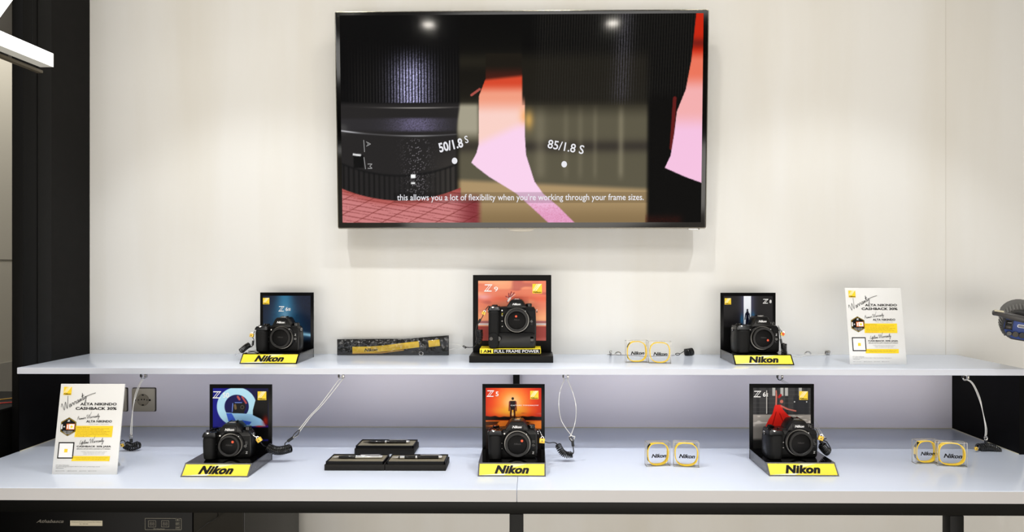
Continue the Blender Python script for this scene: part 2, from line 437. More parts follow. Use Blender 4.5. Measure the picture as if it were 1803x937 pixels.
m = MB(); m.prism([(-0.045, 0.001), (0.045, 0.001), (0.036, -0.006), (0.02, -0.009), (-0.02, -0.009), (-0.036, -0.006)], 0.004, 0.020, mat('badge_plastic', (205, 198, 184), 0.2), 0.0008, 'y'); m.build('badge', tv, label='translucent badge below the middle of the rim')
m = MB(); m.box(-0.2, 0.2, 0.046, 0.064, 0.2, 0.45, M_dkm); m.build('wall_bracket', tv)
m = MB(); m.box(TVW*0.5-0.055, TVW*0.5-0.02, 0.003, 0.018, -0.0035, 0.001, M_chr, 0.0008); m.build('sensor_window', tv)
SX0, SX1, SY0, SY1 = 602.0, 1234.0, 29.0, 392.0     # the lit area as drawn below, in its own units
def tv_paint(U, V):
    X = SX0+U*(SX1-SX0); Y = SY0+V*(SY1-SY0)
    I = np.zeros(X.shape+(3,)) + np.array([5, 5, 5.0])
    n1 = grain(X, 1); n2 = grain(X, 2)
    # backdrop between the two barrels: video blur with the room's reflection painted in
    bg = np.zeros_like(I) + np.array([30, 27, 21.0])
    bg = mixc(bg, (92, 87, 70), ss(Y, 165, 215))
    bg = mixc(bg, (52, 47, 42), np.exp(-((Y-258)/11)**2)*0.85)
    for xs, wd, k in ((1093, 5, .5), (1022, 5, .22), (1048, 4, .25), (952, 10, .35), (997, 5, .2)):
        bg = mixc(bg, (150, 142, 118), np.exp(-((X-xs)/wd)**2)*k*ss(Y, 175, 215)*(1-ss(Y, 300, 325)))
    bg = mixc(bg, (172, 146, 106), ss(Y-(X-950)*0.05, 318, 330))
    bg = mixc(bg, (128, 106, 72), ss(Y, 345, 392)*.8)
    k = ss(X, 800, 815)*(1-ss(X, 1136, 1146))*ss(Y, 30, 200)
    I = I*(1-k[..., None])+bg*k[..., None]
    I = mixc(I, (48, 44, 33), np.exp(-((Y-110)/14)**2)*.55*ss(X, 700, 820))
    I = mixc(I, (164, 158, 138), ss(X, 800, 812)*(1-ss(X, 838, 850))*ss(Y, 178, 190)*(1-ss(Y, 226, 252)))
    # left barrel
    xr = 812-6*ss(Y, 180, 230)
    lb = 1-ss(X, xr-4, xr+2)
    bot = 353-((X-705)/100.0)**2*20
    lm = lb*(Y < bot)
    lc = np.zeros_like(I)+np.array([38, 36, 36.0])
    lc = mixc(lc, (62, 58, 54), ss(X, 735, 800)*ss(Y, 240, 300)*.7)
    lc = mixc(lc, (8, 8, 9), 1-ss(Y, 176, 186))
    hl = np.exp(-((X-727)/34)**2)*ss(Y, 75, 140)
    rib = (np.sin(X*2*PI/5.4) > 0.0).astype(float)
    topz = (Y < 181-((X-727)/110)**2*2)
    v = hl*rib*(0.45+0.75*n1)
    lc = np.where(topz[..., None], mixc(mixc(np.zeros_like(I)+np.array([7, 7, 8.0]), (40, 38, 36), rib*.55*ss(Y, 60, 150)*ss(X, 602, 640)), (205, 202, 250), v), lc)
    lc = mixc(lc, (190, 185, 180), np.exp(-((Y-(190-((X-735)/150)**2*4))/1.0)**2)*np.exp(-((X-735)/60)**2)*.8)
    band = ss(Y, 205, 212)*(1-ss(Y, 226, 234))
    lc = mixc(lc, (150, 140, 190), band*np.exp(-((X-735)/42)**2)*(0.35+.7*n2))
    lc = mixc(lc, (56, 54, 60), band*.4)
    lc = mixc(lc, (215, 215, 220), np.exp(-((Y-(239-((X-735)/130)**2*9))/1.1)**2)*(0.25+.75*np.exp(-((X-612)/22)**2)+.4*np.exp(-((X-735)/30)**2)))
    lc = mixc(lc, (150, 145, 150), (n1 > 0.93)*np.exp(-((X-735)/22)**2)*ss(Y, 240, 250)*.9)
    ribs2 = (np.sin(X*2*PI/9.0) > 0.3)
    lc = mixc(lc, (10, 10, 10), ribs2*(Y > bot-44)*.55*(1-np.exp(-((X-735)/50)**2)*.7))
    lc = mixc(lc, (16, 16, 17), np.exp(-((Y-(bot-44))/2)**2)*.7)
    lc = mixc(lc, (255, 255, 255), ((abs(X-728) < 4) & (abs(Y-310) < 3))*1.0); lc = mixc(lc, (235, 235, 235), ((abs(X-728) < 3.5) & (abs(Y-322) < 1.5))*1.0)
    lc = mixc(lc, (12, 12, 12), ((abs(X-632) < 9) & (abs(Y-284) < 11))*.9); lc = mixc(lc, (225, 225, 225), ((abs(X-629) < 7) & (abs(Y-272-(X-629)*.12) < 1.6))*1.0)
    # wooden table, lit pink
    fl = ((Y >= bot) | (X > 812)) & (Y > 322) & (X < 852)
    gx = X*0.6+Y; st = (np.sin((Y-X*.16)*2*PI/4.2)+np.sin((Y-X*.2)*2*PI/7.1)) * (0.5+n2)
    wc = np.zeros_like(I)+np.array([205, 128, 128.0]); wc = mixc(wc, (120, 48, 46), (st > .75)*.6); wc = mixc(wc, (120, 40, 46), ss(X, 790, 835)*.8); wc = mixc(wc, (150, 50, 40), np.exp(-((Y-bot)/9)**2)*.5)
    wc = mixc(wc, (100, 30, 25), (np.abs(((X+Y*1.9) % 48)-24) < 1.6)*.5)
    k = fl*(1-ss(X, 838, 852)); k = k*np.where(X > 812, ss(Y, 335, 360), 1)
    I = I*(1-k[..., None])+wc*k[..., None]
    I = I*(1-lm[..., None])+lc*lm[..., None]
    # gap between the barrels
    P = [(857, 96), (920, 96), (921, 139), (925, 165), (925, 240), (927, 273), (942, 320), (957, 341), (985, 365), (1014, 394), (968, 394), (940, 368), (909, 340), (880, 322), (862, 311), (840, 294), (831, 286), (840, 270), (844, 255), (845, 170), (857, 139)]
    k = inpoly(X, Y, P)
    c = np.zeros_like(I)+np.array([28, 24, 18.0])
    c = mixc(c, (70, 28, 20), ss(Y, 115, 138)); c = mixc(c, (214, 72, 44), ss(Y+ (X-890)*.1, 134, 142)); c = mixc(c, (242, 158, 130), ss(Y, 146, 168)); c = mixc(c, (250, 210, 200), ss(Y, 172, 205)); c = mixc(c, (250, 212, 238), ss(Y+(X-885)*.45, 222, 246)); c = mixc(c, (226, 150, 190), ss(Y, 330, 385)*.8)
    c = mixc(c, (205, 120, 150), (n1 > .7)*ss(Y, 345, 370)*.4)
    c = mixc(c, (255, 170, 90), np.exp(-((X-926)/9)**2-((Y-205)/14)**2)*.7)
    I = I*(1-k[..., None])+c*k[..., None]
    k = np.exp(-((X-932)/8)**2-((Y-212)/16)**2)*(X > 925); I = mixc(I, (225, 175, 90), k*.8)
    I = mixc(I, (205, 95, 85), seg(X, Y, 846, 158, 832, 168, 2)*.8 + seg(X, Y, 925, 150, 936, 162, 2)*.7)
    # dark right barrel
    rb = ss(X, 919, 922)*(1-ss(X, 1236, 1240))*(Y < 186)
    rc = np.zeros_like(I)+np.array([6, 6, 6.0]); rc = mixc(rc, (32, 29, 22), ss(Y, 80, 115)*(1-ss(X, 1130, 1150))*.9)
    rib = (np.sin((X+Y*.03)*2*PI/4.6) > 0)
    rc = mixc(rc, (130, 126, 150), rib*np.exp(-((X-(1098-(Y-60)*.05))/17)**2)*.75*(.5+.5*n1)); rc = mixc(rc, (44, 42, 38), rib*.5*ss(X, 930, 960))
    k = rb*(1-ss(Y, 166, 188)*.75); I = I*(1-k[..., None])+rc*k[..., None]
    k = ss(X, 1134, 1150)*ss(Y, 150, 190); I = mixc(I, (9, 8, 7), k)
    I = mixc(I, (74, 22, 14), ss(Y, 372, 388)*(X > 1136)*(1-ss(X, 1190, 1210))*(.3+.7*n2)*.6)
    P = [(1222, 26), (1236, 26), (1236, 323), (1206, 312), (1170, 296), (1180, 275), (1186, 235), (1190, 198), (1205, 160), (1214, 110)]
    k = inpoly(X, Y, P)
    c = np.zeros_like(I)+np.array([200, 38, 14.0]); c = mixc(c, (118, 28, 20), np.exp(-((Y-80)/9)**2)*.9); c = mixc(c, (236, 118, 92), ss(Y, 86, 112)); c = mixc(c, (244, 176, 176), ss(Y, 130, 165)); c = mixc(c, (246, 196, 226), ss(Y, 195, 235))
    I = I*(1-k[..., None])+c*k[..., None]
    I = mixc(I, (120, 30, 28), seg(X, Y, 1186, 175, 1181, 262, 3)*(1-k)*.8)
    # caption strip
    k = (abs(X-917) < 224)*(abs(Y-348) < 9.5); I = I*(1-k[..., None]*.16)
    return I
kx = (TVW-0.0)/651.0
scw, sch = TVW*632/651.0, TVH*363/381.5
MS = upright(-scw/2-0.0005, -0.0022, TVH*(403-392)/381.5)
ex = MB(); MT = MS @ Matrix.Translation((0, 0, 0.0004)); ux, uy = scw/(SX1-SX0), sch/(SY1-SY0)
P2 = lambda px, py: ((px-SX0)*ux, (SY1-py)*uy)
ex.text('this allows you a lot of flexibility when you\u2019re working through your frame sizes.', M_scr_txt, 0, MT, bold=0.006, width=434*ux, height=14.5*uy, at=P2(916.5, 349))
ex.text('50/1.8', M_scr_txt, 0, MT, bold=0.03, width=43*ux, height=17*uy, at=P2(795, 255.5), rot=math.radians(13)); ex.text('S', M_scr_txt, 0, MT, bold=0.01, width=6*ux, height=13*uy, at=P2(822.5, 245.5), rot=math.radians(12))
ex.text('85/1.8 S', M_scr_txt, 0, MT, bold=0.012, width=64*ux, height=15.5*uy, at=P2(997, 259), rot=math.radians(-10))
for (a, b) in ((801.5, 283), (994, 289.5)):
    c = P2(a, b); ex.poly(ngon(c[0], c[1], 4.9*ux, 20, 0, 5.6*uy), M_scr_txt, MT)
ex.text('A', M_scr_dim, 0, MT, width=9*ux, height=8*uy, at=P2(650, 253), rot=-PI/2); ex.text('M', M_scr_dim, 0, MT, width=9*ux, height=8*uy, at=P2(652, 292), rot=-PI/2)
for (x1, y1, x2, y2) in ((641, 246, 642.2, 267), (641, 276, 643.5, 297)):
    a, b = P2(x1, y1), P2(x2, y2); ex.poly([(a[0], a[1]), (a[0]+1.2*ux, a[1]), (b[0]+1.2*ux, b[1]), (b[0], b[1])], M_scr_dim, MT)
picture('screen', scw, sch, 520, 300, tv_paint, M_screen, tv, MS, ex)

# ------------------------------------------------------------ print helpers
def brand_square(mb, M, x, y, s, lift=0.0003):
    """yellow square with pale rays and small black lettering; x, y = lower left"""
    mb.poly([(x, y), (x+s, y), (x+s, y+s), (x, y+s)], M_yel2, M, lift)
    pale = mat('pale_ray', (255, 240, 190), 0.4)
    for a, b, w_ in ((.10, .62, .10), (.30, .80, .10), (.0, .45, .05)):
        mb.poly([(x+s*a, y+s*.28), (x+s*(a+w_), y+s*.28), (x+s*min(1, b+w_*1.6), y+s), (x+s*b, y+s)], pale, M, lift*1.5)
    mb.text('Nikon', M_ink, 0, M, bold=0.03, shear=.25, width=s*.86, height=s*.17, at=(x+s*.5, y+s*.13), lift=lift*2)
def z_mark(mb, M, x, y, w_, h, m_, lift=0.0003):
    t_ = .13*h
    mb.poly([(x+.08*w_, y+h), (x+w_, y+h), (x+w_*.96, y+h-t_), (x+.04*w_, y+h-t_)], m_, M, lift)
    mb.poly([(x, y+t_), (x+.92*w_, y+t_), (x+.90*w_, y), (x-.02*w_, y)], m_, M, lift)
    for o_ in (0.0, .26):
        mb.poly([(x+w_*(.02+o_), y+t_*.5), (x+w_*(.10+o_), y+t_*.5), (x+w_*(.70+o_), y+h-t_*.5), (x+w_*(.62+o_), y+h-t_*.5)], m_, M, lift*1.6)

# ------------------------------------------------------------ poster pictures
def p_beam(U, V):          # blue cone of light
    I = np.zeros(U.shape+(3,))+np.array([19, 26, 42.0]); n = vnoise(U, V, 40, 40, 3)
    w_ = .18+.30*V; d = np.abs(U-.46); k = np.exp(-(d/w_)**2.2)
    I = mixc(I, (44, 112, 152), k*.95); I = mixc(I, (112, 160, 192), np.exp(-(d/.10)**2-((V-.42)/.2)**2)*.9)
    I = mixc(I, (24, 40, 74), ss(d, .1, .3)*.4*(n)); I = mixc(I, (150, 205, 232), np.exp(-((V-.74-(U-.9)*.12)/.035)**2)*(U > .5)*.95)
    I = mixc(I, (70, 130, 175), np.exp(-((V-.64+(U-.1)*.25)/.05)**2)*(U < .45)*.7); I = mixc(I, (10, 12, 16), ss(V, .80, .9)); return I
def p_sky(U, V):           # sunset sky over water, a bird
    n = vnoise(U, V, 3, 9, 5); n2 = vnoise(U, V, 7, 14, 6)
    I = np.zeros(U.shape+(3,))+np.array([226, 128, 100.0]); I = mixc(I, (240, 168, 128), ss(n, .4, .8)); I = mixc(I, (176, 88, 84), ss(n2, .55, .9)*.7*(1-ss(V, .3, .6)))
    I = mixc(I, (244, 170, 120), ss(V, .38, .62)*.7); I = mixc(I, (222, 84, 58), np.exp(-((V-.30)/.05)**2)*.5)
    I = mixc(I, (226, 160, 160), np.exp(-((U-.08)/.12)**2-((V-.27)/.05)**2)*.9)
    I = mixc(I, (120, 60, 84), np.exp(-((V-.69)/.02)**2)*.8); I = mixc(I, (196, 210, 228), np.exp(-((V-.725)/.014)**2)*.9)
    I = mixc(I, (158, 66, 60), ss(V, .745, .77)); I = mixc(I, (190, 100, 92), ss(n2, .5, .8)*ss(V, .76, .8)*.6)
    for (a, b) in ((.39, .24), (.43, .19), (.47, .165), (.51, .18)): I = mixc(I, (150, 62, 62), seg(U, V, .455, .30, a+.02, b+.02, .009)); I = mixc(I, (240, 214, 206), seg(U, V, .455, .30, a+.035, b+.045, .004))
    I = mixc(I, (246, 240, 236), seg(U, V, .44, .34, .47, .29, .014)); I = mixc(I, (170, 74, 70), seg(U, V, .425, .33, .43, .37, .006)); return I
def p_door(U, V):          # white slot of light with a standing figure
    I = np.zeros(U.shape+(3,))+np.array([27, 26, 28.0]); d = np.abs(U-.485)
    I = mixc(I, (90, 92, 130), np.exp(-(d/.13)**2)*.9*(1-ss(V, .52, .6))); I = mixc(I, (232, 238, 248), (d < .075)*(V < .53)*1.0)
    I = mixc(I, (36, 130, 190), np.exp(-((U-.60)/.04)**2-((V-.42)/.1)**2)*.9+np.exp(-((U-.37)/.03)**2-((V-.45)/.1)**2)*.6)
    c = (12, 14, 34); x0 = .485
    I = mixc(I, c, (np.hypot((U-x0)/.8, V-.265) < .024)*1.0); I = mixc(I, c, seg(U, V, x0, .31, x0, .42, .028)+seg(U, V, x0-.035, .33, x0-.05, .44, .010)+seg(U, V, x0+.035, .33, x0+.05, .44, .010)+seg(U, V, x0-.012, .42, x0-.02, .53, .018)+seg(U, V, x0+.012, .42, x0+.02, .53, .018))
    I = mixc(I, (10, 10, 10), ss(V, .55, .62)); return I
def p_ring(U, V):          # blue wall with a pale ring, a camera rig and a crew member
    I = np.zeros(U.shape+(3,))+np.array([14, 18, 130.0]); I = mixc(I, (8, 10, 60), ss(U, .3, .8)*(1-ss(V, .1, .3)))
    r = np.hypot(U-.43, (V-.30)*1.13); I = mixc(I, (178, 224, 246), ss(r, .215, .225)*(1-ss(r, .352, .362))); I = mixc(I, (10, 10, 76), (r < .218)*1.0)
    I = mixc(I, (150, 200, 240), inpoly(U, V, [(.24, .40), (.86, .43), (.95, .62), (.30, .62)])); I = mixc(I, (52, 90, 205), inpoly(U, V, [(.24, .41), (.34, .41), (.46, .60), (.30, .60)])+inpoly(U, V, [(.52, .52), (.70, .55), (.66, .60), (.54, .60)]))
    k = inpoly(U, V, [(.36, .24), (.57, .23), (.60, .30), (.56, .41), (.36, .41)]); I = mixc(I, (18, 18, 20), k); I = mixc(I, (74, 66, 56), (np.hypot(U-.53, V-.31) < .035)*1.0); I = mixc(I, (16, 16, 20), (np.hypot(U-.53, V-.31) < .022)*1.0)
    I = mixc(I, (180, 80, 78), seg(U, V, .45, .14, .48, .18, .018)+seg(U, V, .53, .14, .60, .24, .014)); I = mixc(I, (110, 90, 60), seg(U, V, .40, .28, .41, .33, .02)); I = mixc(I, (120, 150, 240), seg(U, V, .36, .25, .35, .38, .006)+seg(U, V, .40, .235, .52, .235, .005))
    k = inpoly(U, V, [(.80, .10), (1.0, .05), (1.0, .62), (.86, .50), (.72, .44), (.72, .36), (.76, .22)]); I = mixc(I, (8, 8, 10), k); I = mixc(I, (150, 30, 18), np.exp(-((U-.95)/.05)**2-((V-.54)/.08)**2)*.95)
    I = mixc(I, (190, 40, 24), np.exp(-((U-.84)/.07)**2-((V-.625)/.015)**2)); I = mixc(I, (8, 8, 10), ss(V, .63, .65)); I = mixc(I, (30, 30, 110), np.exp(-((V-.85)/.015)**2)*(U > .8)); return I
def p_sun(U, V):           # sunset, a man standing at a lake
    r = np.hypot(U-.48, (V-.24)*1.1); I = np.zeros(U.shape+(3,))+np.array([190, 30, 14.0]); I = mixc(I, (232, 74, 24), 1-ss(r, .30, .62)); I = mixc(I, (250, 150, 60), 1-ss(r, .12, .40)); I = mixc(I, (252, 206, 150), 1-ss(r, .0, .22))
    I = mixc(I, (252, 186, 50), np.exp(-((V-.38)/.07)**2-((U-.45)/.3)**2)*.8); n = vnoise(U, V, 6, 24, 8)
    I = mixc(I, (200, 70, 50), ss(n, .6, .8)*np.exp(-((V-.42)/.05)**2)*(U > .6)); hz = .48-.02*vnoise(U, V*0, 12, 1, 4)
    I = mixc(I, (20, 10, 8), ss(V, hz-.005, hz+.005)*(1-ss(V, .52, .54))); I = mixc(I, (244, 130, 44), ss(V, .53, .545)); I = mixc(I, (30, 12, 8), ss(n, .55, .7)*ss(V, .54, .56)*.8)
    I = mixc(I, (18, 8, 8), ss(V, .66, .69)); I = mixc(I, (120, 30, 20), inpoly(U, V, [(.44, .50), (.56, .50), (.62, .7), (.30, .7)])); I = mixc(I, (235, 200, 180), seg(U, V, .44, .54, .33, .70, .004)+seg(U, V, .49, .54, .40, .70, .004))
    c = (26, 12, 12); x = .485; I = mixc(I, c, (np.hypot(U-x, V-.175) < .024)*1.0+inpoly(U, V, [(x-.055, .21), (x+.055, .21), (x+.045, .36), (x-.045, .36)])); I = mixc(I, (120, 40, 28), seg(U, V, x-.058, .23, x-.063, .37, .012)+seg(U, V, x+.058, .23, x+.063, .37, .012))
    I = mixc(I, (60, 20, 16), seg(U, V, x-.03, .36, x-.035, .50, .018)+seg(U, V, x+.03, .36, x+.035, .50, .018)); I = mixc(I, (255, 220, 150), np.exp(-((U-x)/.02)**2-((V-.43)/.03)**2)); return I
def p_dance(U, V):         # dancer in a red dress in a street
    n = vnoise(U, V, 10, 40, 9); I = np.zeros(U.shape+(3,))+np.array([52, 52, 54.0]); I = mixc(I, (34, 34, 37), (np.abs(((U*6) % 1)-.5) < .16)*.9); I = mixc(I, (88, 88, 88), (np.abs(((V*14) % 1)-.5) < .08)*.3)
    for a in (.36, .50, .58, .82): I = mixc(I, (178, 178, 176), (np.abs(U-a) < .025)*(V < .13))
    I = mixc(I, (196, 194, 190), seg(U, V, .235, .05, .235, .42, .008)); I = mixc(I, (30, 32, 38), (U > .70)*(U < .97)*(V > .14)*(V < .43)*.8); I = mixc(I, (210, 210, 210), (np.hypot(U-.72, V-.23) < .01)+(np.hypot(U-.93, V-.23) < .01))
    I = mixc(I, (158, 152, 146), ss(V, .43, .45)); I = mixc(I, (206, 200, 194), ss(n, .55, .8)*ss(V, .44, .46)); I = mixc(I, (112, 108, 104), ss(V, .58, .68)); I = mixc(I, (28, 28, 28), ss(V, .82, .88))
    I = mixc(I, (228, 40, 32), inpoly(U, V, [(.38, .28), (.49, .28), (.52, .36), (.62, .46), (.77, .52), (.60, .53), (.52, .56), (.50, .66), (.36, .68), (.20, .66), (.27, .52), (.34, .42)])); I = mixc(I, (150, 20, 18), seg(U, V, .40, .40, .33, .64, .008)+seg(U, V, .46, .42, .52, .55, .007))
    s = (196, 110, 96); I = mixc(I, s, seg(U, V, .40, .27, .405, .12, .013)+seg(U, V, .405, .12, .40, .05, .010)+seg(U, V, .49, .30, .60, .35, .013)+seg(U, V, .60, .35, .74, .38, .011)+(np.hypot(U-.495, V-.225) < .028)); I = mixc(I, (170, 22, 24), seg(U, V, .45, .15, .48, .12, .02)); return I

# ------------------------------------------------------------ camera stands
SW, SD, SH, SEAT = 0.171, 0.152, 0.206, 0.028
def stand(xf, yf, zb, label, paint, number, zpos, logo, Wd=SW, suffix=None, rz=0.0, extra_txt=None, front='Nikon'):
    """bent acrylic stand: sloping front label, seat, upright picture; origin = front foot centre"""
    t = thing('camera_stand', label, 'stand', (xf, yf, zb), rz, 'bent acrylic stands with yellow front labels')
    W2 = Wd/2; th = 0.003; sl = 0.024
    m = MB()
    m.add([(-W2, 0, 0), (W2, 0, 0), (W2, sl, SEAT), (-W2, sl, SEAT), (-W2, th, 0), (W2, th, 0), (W2, sl+th, SEAT-th), (-W2, sl+th, SEAT-th)],
          [(0, 1, 2, 3), (7, 6, 5, 4), (0, 4, 5, 1), (1, 5, 6, 2), (2, 6, 7, 3), (3, 7, 4, 0)], M_acry)
    m.build('front_plate', t)
    m = MB(); m.box(-W2, W2, sl, SD-0.004, SEAT-th, SEAT, M_acry); m.build('seat_plate', t)
    for sx_ in (-1, 1):
        x0 = sx_*(W2-0.0005); x1 = sx_*(W2-0.0030); q = [(0.003, 0.0), (SD-0.004, 0.0), (SD-0.004, SEAT-th), (sl+.001, SEAT-th)]
        m = MB(); m.prism(q, min(x0, x1), max(x0, x1), M_smoke, 0, 'x')
        for (a, b) in ((0.045, .012), (SD-.02, .02)): m.cyl((min(x0, x1)-.0004, a, b), .0012, .0034, M_met, 'x', 8)
        m.build('side_plate', t, label='smoky translucent side plate')
    m = MB(); m.box(-W2, W2, SD-0.004, SD, 0.0, SH, M_acrymat, 0.0006); m.build('back_board', t)
    # yellow label on the slope
    L = math.hypot(sl, SEAT); lean = math.atan2(sl, SEAT)
    Mf = upright(0, -0.0003, 0, lean); bx = .0035
    m = MB(); m.poly([(-W2+bx, bx), (W2-bx, bx), (W2-bx, L-bx), (-W2+bx, L-bx)], M_yel, Mf, .0003)
    pale = mat('label_ray', (255, 246, 170), 0.35)
    m.poly([(W2*.0, L-bx), (W2*.45, L-bx), (-W2*.35, L*.45)], pale, Mf, .0005); m.poly([(-W2+bx, bx), (-W2*.25, bx), (-W2*.1, L*.24)], mat('label_ray2', (255, 252, 225), 0.35), Mf, .0005)
    for dx_ in (-.0004, .0004): m.text(front, M_ink, 0, Mf, bold=.045, shear=.28, spacing=1.06, width=Wd*.505, height=L*.60, at=(dx_, L*.5), lift=.0008+dx_*.1)
    m.build('front_label', t, label='yellow front label with slanted black lettering')
    # picture with its print
    b = .0095; pw, ph = Wd-2*b, SH-SEAT-b-.002
    Mp = upright(-W2+b, SD-0.0044, SEAT+.001); e = MB(); Me = Mp @ Matrix.Translation((0, 0, 0.0002))
    zx, zy, zw, zh = zpos; zx, zw, zy, zh = zx*pw, zw*pw, (1-zy)*ph, zh*ph
    z_mark(e, Me, zx, zy-zh, zw, zh, M_white)
    e.text(number, M_white, 0, Me, bold=.015, height=zh*.72, width=zh*.72*(.62*len(number)), align='l', at=(zx+zw*1.22, zy-zh*.55), lift=.0003)
    if suffix:
        xx = zx+zw*1.22+zh*.72*(.62*len(number))+.0015
        for i in range(suffix): e.poly([(xx+i*.0026, zy-zh*.88), (xx+i*.0026+.0014, zy-zh*.88), (xx+i*.0026+.0014, zy-zh*.36), (xx+i*.0026, zy-zh*.36)], M_white, Me, .0003)
        for q in (.36, .82): e.poly([(xx-.0007, zy-zh*(q+.06)), (xx+(suffix-1)*.0026+.0021, zy-zh*(q+.06)), (xx+(suffix-1)*.0026+.0021, zy-zh*q), (xx-.0007, zy-zh*q)], M_white, Me, .0003)
    lx, ly, ls = logo; brand_square(e, Me, lx*pw, (1-ly)*ph-ls*pw, ls*pw)
    if extra_txt:
        e.text(extra_txt[0], M_white, 0, Me, width=extra_txt[3]*pw, height=.02*ph, at=(extra_txt[1]*pw, (1-extra_txt[2])*ph), lift=.0003)
    picture('picture', pw, ph, 160, 176, paint, M_poster, t, Mp, e)
    return t

def fpos(px, py, Z):
    p = atZ(px, py, Z); return p.x, p.y
LZ = COUNT_Z
x, y = fpos(471.7, 641, SHELF_Z); S1 = (x, y); stand(x, y, SHELF_Z, 'black camera stand on the shelf with a blue beam of light picture', p_beam, '6', (.33, .20, .12, .10), (.0, .04, .135), suffix=3)
x, y = fpos(1346.5, 643, SHELF_Z); S2 = (x, y); stand(x, y, SHELF_Z, 'black camera stand whose picture shows a figure in a white slot of light', p_door, '8', (.80, .055, .11, .085), (.02, .04, .13), Wd=.173)
x, y = fpos(377, 840.5, LZ); S3 = (x, y); stand(x, y, LZ, 'black camera stand on the counter with a blue ring picture', p_ring, '50', (.0, .05, .15, .115), (.81, .05, .155))
x, y = fpos(901, 839.5, LZ); S4 = (x, y); stand(x, y, LZ, 'black camera stand on the counter with an orange sunset and standing man picture', p_sun, '5', (.02, .04, .13, .105), (.80, .045, .15), extra_txt=('CAPTURE TOMORROW', .70, .285, .50))
x, y = fpos(1416, 839, LZ); S5 = (x, y); stand(x, y, LZ, 'black camera stand on the counter with a dancer in red dress picture', p_dance, '6', (.01, .05, .13, .105), (.80, .055, .15), suffix=2, Wd=.176)

# the larger stand in the middle of the shelf
x, y = fpos(900, 639, SHELF_Z); S9 = (x, y)
t = thing('display_plinth', 'large black framed display plinth with red sunset picture in the middle of shelf', 'stand', (x, y, SHELF_Z))
BW = .252; FW = .245
M_pl = mat('plinth_black', (22, 21, 19), 0.5, spec=.2)
m = MB(); m.box(-BW/2, BW/2, 0, .105, 0, .020, M_pl, .001); m.build('base_board', t)
m = MB(); zt = 1.4-(486-472)*(2.15-.112+y*0+0)/1150-SHELF_Z if False else .262
m.box(-FW/2, FW/2, .085, .105, .019, zt, mat('frame_black', (9, 9, 8), .5, spec=.15), .001); m.build('frame', t)
pw, ph = .212, .187; Mp = upright(-pw/2, .0845, zt-.018-ph); e = MB(); Me = Mp @ Matrix.Translation((0, 0, .0002))
z_mark(e, Me, .09*pw, ph*.82, .12*pw, ph*.12, M_white); e.text('9', M_white, 0, Me, height=ph*.08, width=.012, align='l', at=(.235*pw, .86*ph), lift=.0003)
brand_square(e, Me, .80*pw, .79*ph, .14*pw)
picture('picture', pw, ph, 180, 160, p_sky, M_poster, t, Mp, e)
m = MB(); m.box(-.088, .086, .012, .075, .020, .026, M_blk); m.build('riser_foot', t)
m = MB(); m.box(-.095, .089, .010, .080, .026, .0405, M_yel, .0004)
Mf = upright(0, .0098, .026)
m.poly([(-.0545, .0008), (.0875, .0008), (.0875, .0135), (-.0545, .0135)], M_ink, Mf, .0002)
m.text('I AM', M_ink, 0, Mf, bold=.02, width=.031, height=.0095, at=(-.076, .0073), lift=.0004); m.text('FULL FRAME POWER', M_white, 0, Mf, bold=.004, width=.134, height=.0088, at=(.0165, .0072), lift=.0005)
m.build('slogan_block', t, label='yellow block with a black slogan strip')

